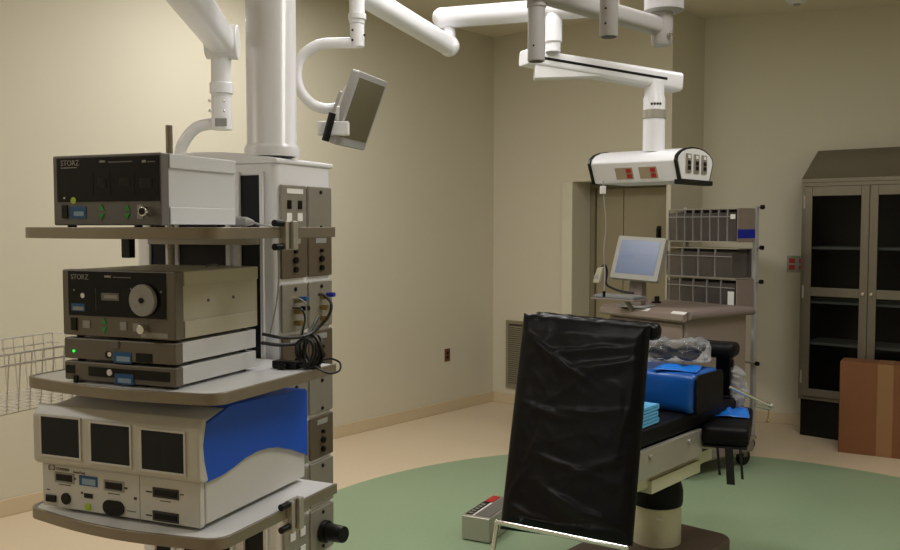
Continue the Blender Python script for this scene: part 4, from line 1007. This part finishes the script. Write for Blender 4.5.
MB().box(-WW/2+.01, -.001, -HH_/2+.012, -WW/2+.05, -.0002, -HH_/2+.018, TIL).build('printed_mark', m_greymid, hs)
# keyboard
K = Fr(at(619, 300, 5.95), 45); 
t = thing('keyboard', 'grey keyboard on a small tray beneath the cart monitor', 'keyboard', K.o, K.rz)
MB().box(-.17, -.08, 0, .17, .08, .014).build('tray', m_lilac2, t, 0.004)
kb = MB().box(-.16, -.07, .0145, .16, .07, .03).build('key_case', mat('keyboard_grey', (120, 126, 128), .5), t, 0.004)
b = MB()
for r_ in range(4):
    for c_ in range(12): b.box(-.15+c_*.025, -.06+r_*.03, .0302, -.15+c_*.025+.021, -.06+r_*.03+.025, .035)
b.build('keys', m_greymid, kb)
kl = K.l(AM.w(-.5, .12, 0)); b = MB(); b.cyl((.02, .05, -.001), (.05, .09, -(K.o.z-zd)+.0005), .016, n=12); b.build('tray_arm', m_lilac2, t)
# bar code reader hanging on the side of the monitor
Sx = Fr(at(598, 283, 6.2), 40)
t = thing('barcode_scanner', 'cream handheld scanner hanging left of the cart monitor on a black coiled lead', 'scanner', Sx.o, Sx.rz); 
b = MB(); b.hexa([(-.035, -.02, 0), (.02, -.02, .0), (.02, .02, .0), (-.035, .02, .0), (.0, -.02, .105), (.05, -.02, .115), (.05, .02, .115), (.0, .02, .105)]); b.build('scanner_body', m_cream, t, 0.008)
b = MB(); b.box(-.02, -.0215, .03, .015, -.0202, .055); b.build('trigger', m_greymid, t)
P = [Sx.l(at(px, py, 6.2)) for px, py in ((601, 268), (605, 265), (607, 272), (606, 283), (612, 288), (624, 292), (634, 293))]
b = MB(); b.tube(spline(P, 7), .008, 8); b.build('lead', m_cable, t)
# small black microphone / switch on the deck
q = fl(656.5, 303, zd); t = MB(); t.cyl((0, 0, 0), (0, 0, .012), .035, n=16).box(-.015, -.012, .012, .02, .012, .05); o = t.build('desk_clip', m_black, None, 0.003); o.location = (q.x, q.y, zd+.0005); tag(o, 'small black clip standing on the cart top by the bins', 'clip')

# ------------------------------------------------------------------ tilt bin rack behind the cart
RF = Fr((2.097, 6.6, 0), MA); RW = .65; RDp = .245
rk = thing('bin_rack', 'steel rack of smoked tilt bins in three tiers behind the anaesthesia cart', 'rack', RF.o, RF.rz)
b = MB()
zt = 1.83
for x, y in ((-.012, RDp-.02),): b.box(x-.0, y-.018, .10, x+.03, y+.018, zt)
b.build('post', m_armgrey, rk, 0.003)
MB().box(-RW-.02, RDp-.038, .10, -RW+.01, RDp-.002, zt).build('post', m_armgrey, rk, 0.003)
MB().box(-RW-.03, .0, .075, .03, RDp, .0998).build('rack_base', m_steel, rk, 0.004)
b = MB()
for x in (-RW, 0):
    for y in (.03, RDp-.03): b.cyl((x-.012, y, .037), (x+.012, y, .037), .037, n=16)
b.build('caster', m_black, rk)
def zat(py): return at(736, py, 6.6).z
tiers = [(208.5, 242, 8, RW, True), (249, 279, 4, RW+.02, False), (280.5, 308.5, 5, RW+.01, True)]
for ti, (pa, pb_, nb, wd, endp) in enumerate(tiers):
    z1, z0 = zat(pa), zat(pb_)
    tr = MB().box(-wd, RDp-.06, z0+.004, -.0135, RDp-.04, z1-.004).build('tier_back', m_binback, rk, 0.002)
    MB().box(-wd, .02, z1-.003, 0.0, RDp-.0395, z1+.004).build('tier_top', m_steel, tr)
    MB().box(-wd, .0, z0-.004, 0.0, RDp-.0395, z0+.003).build('tier_floor', m_steel, tr)
    bw_ = (wd-.01-(.0 if endp else .03))/nb
    for i in range(nb):
        x0 = -wd+.005+i*bw_; h_ = z1-z0
        bn = MB(); bn.hexa([(x0+.002, .014, z0+.004), (x0+bw_-.002, .014, z0+.004), (x0+bw_-.002, RDp-.065, z0+.004), (x0+.002, RDp-.065, z0+.004), (x0+.002, .004, z1-.03), (x0+bw_-.002, .004, z1-.03), (x0+bw_-.002, RDp-.065, z1-.006), (x0+.002, RDp-.065, z1-.006)])
        bo = bn.build('tilt_bin', m_bin, rk, 0.002)
        MB().box(x0-.003, .002, z0+.003, x0+.0015, .02, z1-.005).build('divider', m_greymid, tr)
        MB().box(x0+.004, -.002, z1-.062, x0+bw_-.004, .0045, z1-.056).build('label_lip', m_greymid, bo)
    if endp:
        ep_ = MB().box(.0005, .006, z0-.004, .010, RDp-.042, z1+.004).build('end_panel', m_lilac, rk, 0.002)
        if ti == 0:
            zm = zat(234); MB().box(.0102, .002, zm-.032, .0118, RDp-.035, zm+.034).build('blue_tape', m_tapeblue, ep_)
    # stub with black end knob
    zz = z1+.012 if ti == 0 else zat(248 if ti == 1 else 282.5)
    kb_ = MB().cyl((.0185, RDp-.02, zz), (.045, RDp-.02, zz), .008, n=10).build('stub', m_steel, rk)
    MB().cyl((.045, RDp-.02, zz), (.07, RDp-.02, zz), .017, n=14).build('end_knob', m_black, kb_, 0.003)
zz = at(757, 363, 6.7).z
kb_ = MB().cyl((-.05, RDp-.05, zz+.004), (.045, RDp-.05, zz), .009, n=10).build('stub', m_steel, rk); MB().cyl((.045, RDp-.05, zz), (.07, RDp-.05, zz), .017, n=14).build('end_knob', m_black, kb_, 0.003)
x0, z0 = RF.fr(728, 306, .0); x1, z1 = RF.fr(737, 292, .0)
MB().box(x0, -.006, z0, -.008, -.003, z1).build('paper_note', m_paper, rk)
x0, z0 = RF.fr(731, 219, .0); MB().box(x0, -.006, z0, -.008, -.003, z0+.035).build('paper_note', m_paper, rk)

# ------------------------------------------------------------------ stainless cabinet
q = fl(797, 435); CF = Fr((q.x, q.y, 0), RA)
cab = thing('steel_cabinet', 'stainless cabinet with sloped top and two glass doors at the right', 'cabinet', CF.o, CF.rz)
zb0 = CF.fr(797, 398)[1]; ztf = CF.fr(802, 183)[1]; CWd = 1.03; CDp = .42; zsl = ztf+.275
MB().box(.012, .03, 0, CWd-.012, CDp-.01, zb0-.0005).build('plinth', m_black, cab)
b = MB()
b.box(0, 0.02, zb0, .02, CDp, ztf).box(CWd-.02, 0.02, zb0, CWd, CDp, ztf).box(.02, 0.02, zb0, CWd-.02, CDp, zb0+.025).box(.02, 0.02, ztf-.02, CWd-.02, CDp, ztf)
b.build('carcass', m_cab, cab, 0.002)
MB().box(.02, CDp-.015, zb0+.025, CWd-.02, CDp-.003, ztf-.02).build('back_panel', m_cabin, cab)
MB().prism([(0.0, ztf+.0005), (CDp, ztf+.0005), (CDp, zsl), (.85*CDp, zsl), (0.0, ztf+.03)], -.006, CWd+.006, 'x').build('sloped_top', m_cab, cab, 0.003)
b = MB(); b.box(.0, -.0, zb0, .026, .0195, ztf).box(CWd-.026, -.0, zb0, CWd, .0195, ztf).box(.026, 0, zb0, CWd-.026, .0195, zb0+.03).box(.026, 0, ztf-.03, CWd-.026, .0195, ztf)
b.build('face_frame', m_cab, cab, 0.002)
zmid0, zmid1 = CF.fr(835, 297)[1], CF.fr(835, 288)[1]
for s in (0, 1):
    x0 = .028+s*(CWd-.056)/2+s*.001; x1 = x0+(CWd-.056)/2-.002; z0, z1 = zb0+.032, ztf-.032
    fw_ = .06
    b = MB(); b.box(x0, -.022, z0, x0+fw_, -.0005, z1).box(x1-fw_, -.022, z0, x1, -.0005, z1).box(x0+fw_, -.022, z0, x1-fw_, -.0005, z0+.06).box(x0+fw_, -.022, z1-.075, x1-fw_, -.0005, z1).box(x0+fw_, -.022, zmid0, x1-fw_, -.0005, zmid1)
    dr = b.build('door', m_cab, cab, 0.003)
    for a_, c_ in ((z0+.06, zmid0), (zmid1, z1-.075)): MB().box(x0+fw_+.0002, -.013, a_+.0002, x1-fw_-.0002, -.009, c_-.0002).build('pane', m_glass, dr)
    hx = x1-.03 if s == 0 else x0+.03
    hz_ = (zmid0+zmid1)/2
    MB().cyl((hx, -.0222, hz_), (hx, -.045, hz_), .012, n=14).build('knob', m_chrome, dr, 0.002)
    hg_ = MB()
    hxx = x0 if s == 0 else x1
    for z in (z0+.15, (z0+z1)/2, z1-.12): hg_.cyl((hxx, -.02, z-.05), (hxx, -.02, z+.05), .008, n=10)
    hg_.build('hinge', m_steel, dr)
for pyy in (247, 302, 344):
    z = CF.fr(830, pyy)[1]; MB().box(.022, .04, z-.02, CWd-.022, CDp-.016, z).build('shelf', m_white2, cab, 0.002)
# cardboard box
q = fl(838, 452); KX = Fr((q.x, q.y, 0), 30); hK = KX.fr(838, 361)[1]
t = thing('cardboard_box', 'tall brown cardboard box standing before the steel cabinet', 'box', KX.o, KX.rz)
MB().box(0, 0, 0.0, .60, .215, hK).build('carton', m_card, t, 0.004)
xa = KX.fr(877, 400)[0]; xb = KX.fr(893, 400)[0]
b = MB(); b.box(xa, -.0012, .0, xb, -.0002, hK-.004).box(xa, -.0012, hK+.0002, xb, .21, hK+.0012); b.build('tape_strip', m_tape, t)
MB().box(.006, .106, hK+.0002, xa-.002, .109, hK+.0008).build('flap_seam', m_printdk, t)

# ------------------------------------------------------------------ lamps
def troffer(x, y, power, w=1.2, h=.6, label=None, col=(1, .985, .985)):
    p = room.w(x, y, CZ)
    t = thing('ceiling_light', label, 'ceiling light', p, room.rz, 'recessed ceiling lights')
    b = MB()
    for q in ((-w/2, -h/2, w/2, -h/2+.03), (-w/2, h/2-.03, w/2, h/2), (-w/2, -h/2+.03, -w/2+.03, h/2-.03), (w/2-.03, -h/2+.03, w/2, h/2-.03)): b.box(q[0], q[1], -.02, q[2], q[3], -.0005)
    b.build('frame', m_white2, t, 0.002)
    MB().box(-w/2+.03, -h/2+.03, -.006, w/2-.03, h/2-.03, -.0006).build('diffuser', m_lampd, t)
    ld = bpy.data.lights.new('lamp', 'AREA'); ld.shape = 'RECTANGLE'; ld.size = w-.08; ld.size_y = h-.08; ld.energy = power; ld.color = col
    lo_ = bpy.data.objects.new('lamp', ld); COL.objects.link(lo_); lo_.parent = t; lo_.location = (0, 0, -.022)
LAMPS = [(3.17, -3.97, 23, 'ceiling light above the middle of the room by the arms'), (1.3, -3.2, 40, 'ceiling light near the left wall beyond the boom'), (4.4, -1.9, 24, 'ceiling light over the far right of the green floor'),
         (4.6, -4.2, 24, 'ceiling light right of the camera over the near floor'), (1.3, -7.4, 26, 'ceiling light in the near left corner behind the camera')]
for x, y, pw, lb in LAMPS: troffer(x, y, pw, label=lb)

# ------------------------------------------------------------------ world and view
w = bpy.data.worlds.new('world'); bpy.context.scene.world = w; w.use_nodes = True
w.node_tree.nodes['Background'].inputs[0].default_value = (1, .93, .82, 1); w.node_tree.nodes['Background'].inputs[1].default_value = 0.0
vs = bpy.context.scene.view_settings; vs.view_transform = 'Standard'; vs.look = 'None'; vs.gamma = 1; vs.use_curve_mapping = False; vs.exposure = 0.0
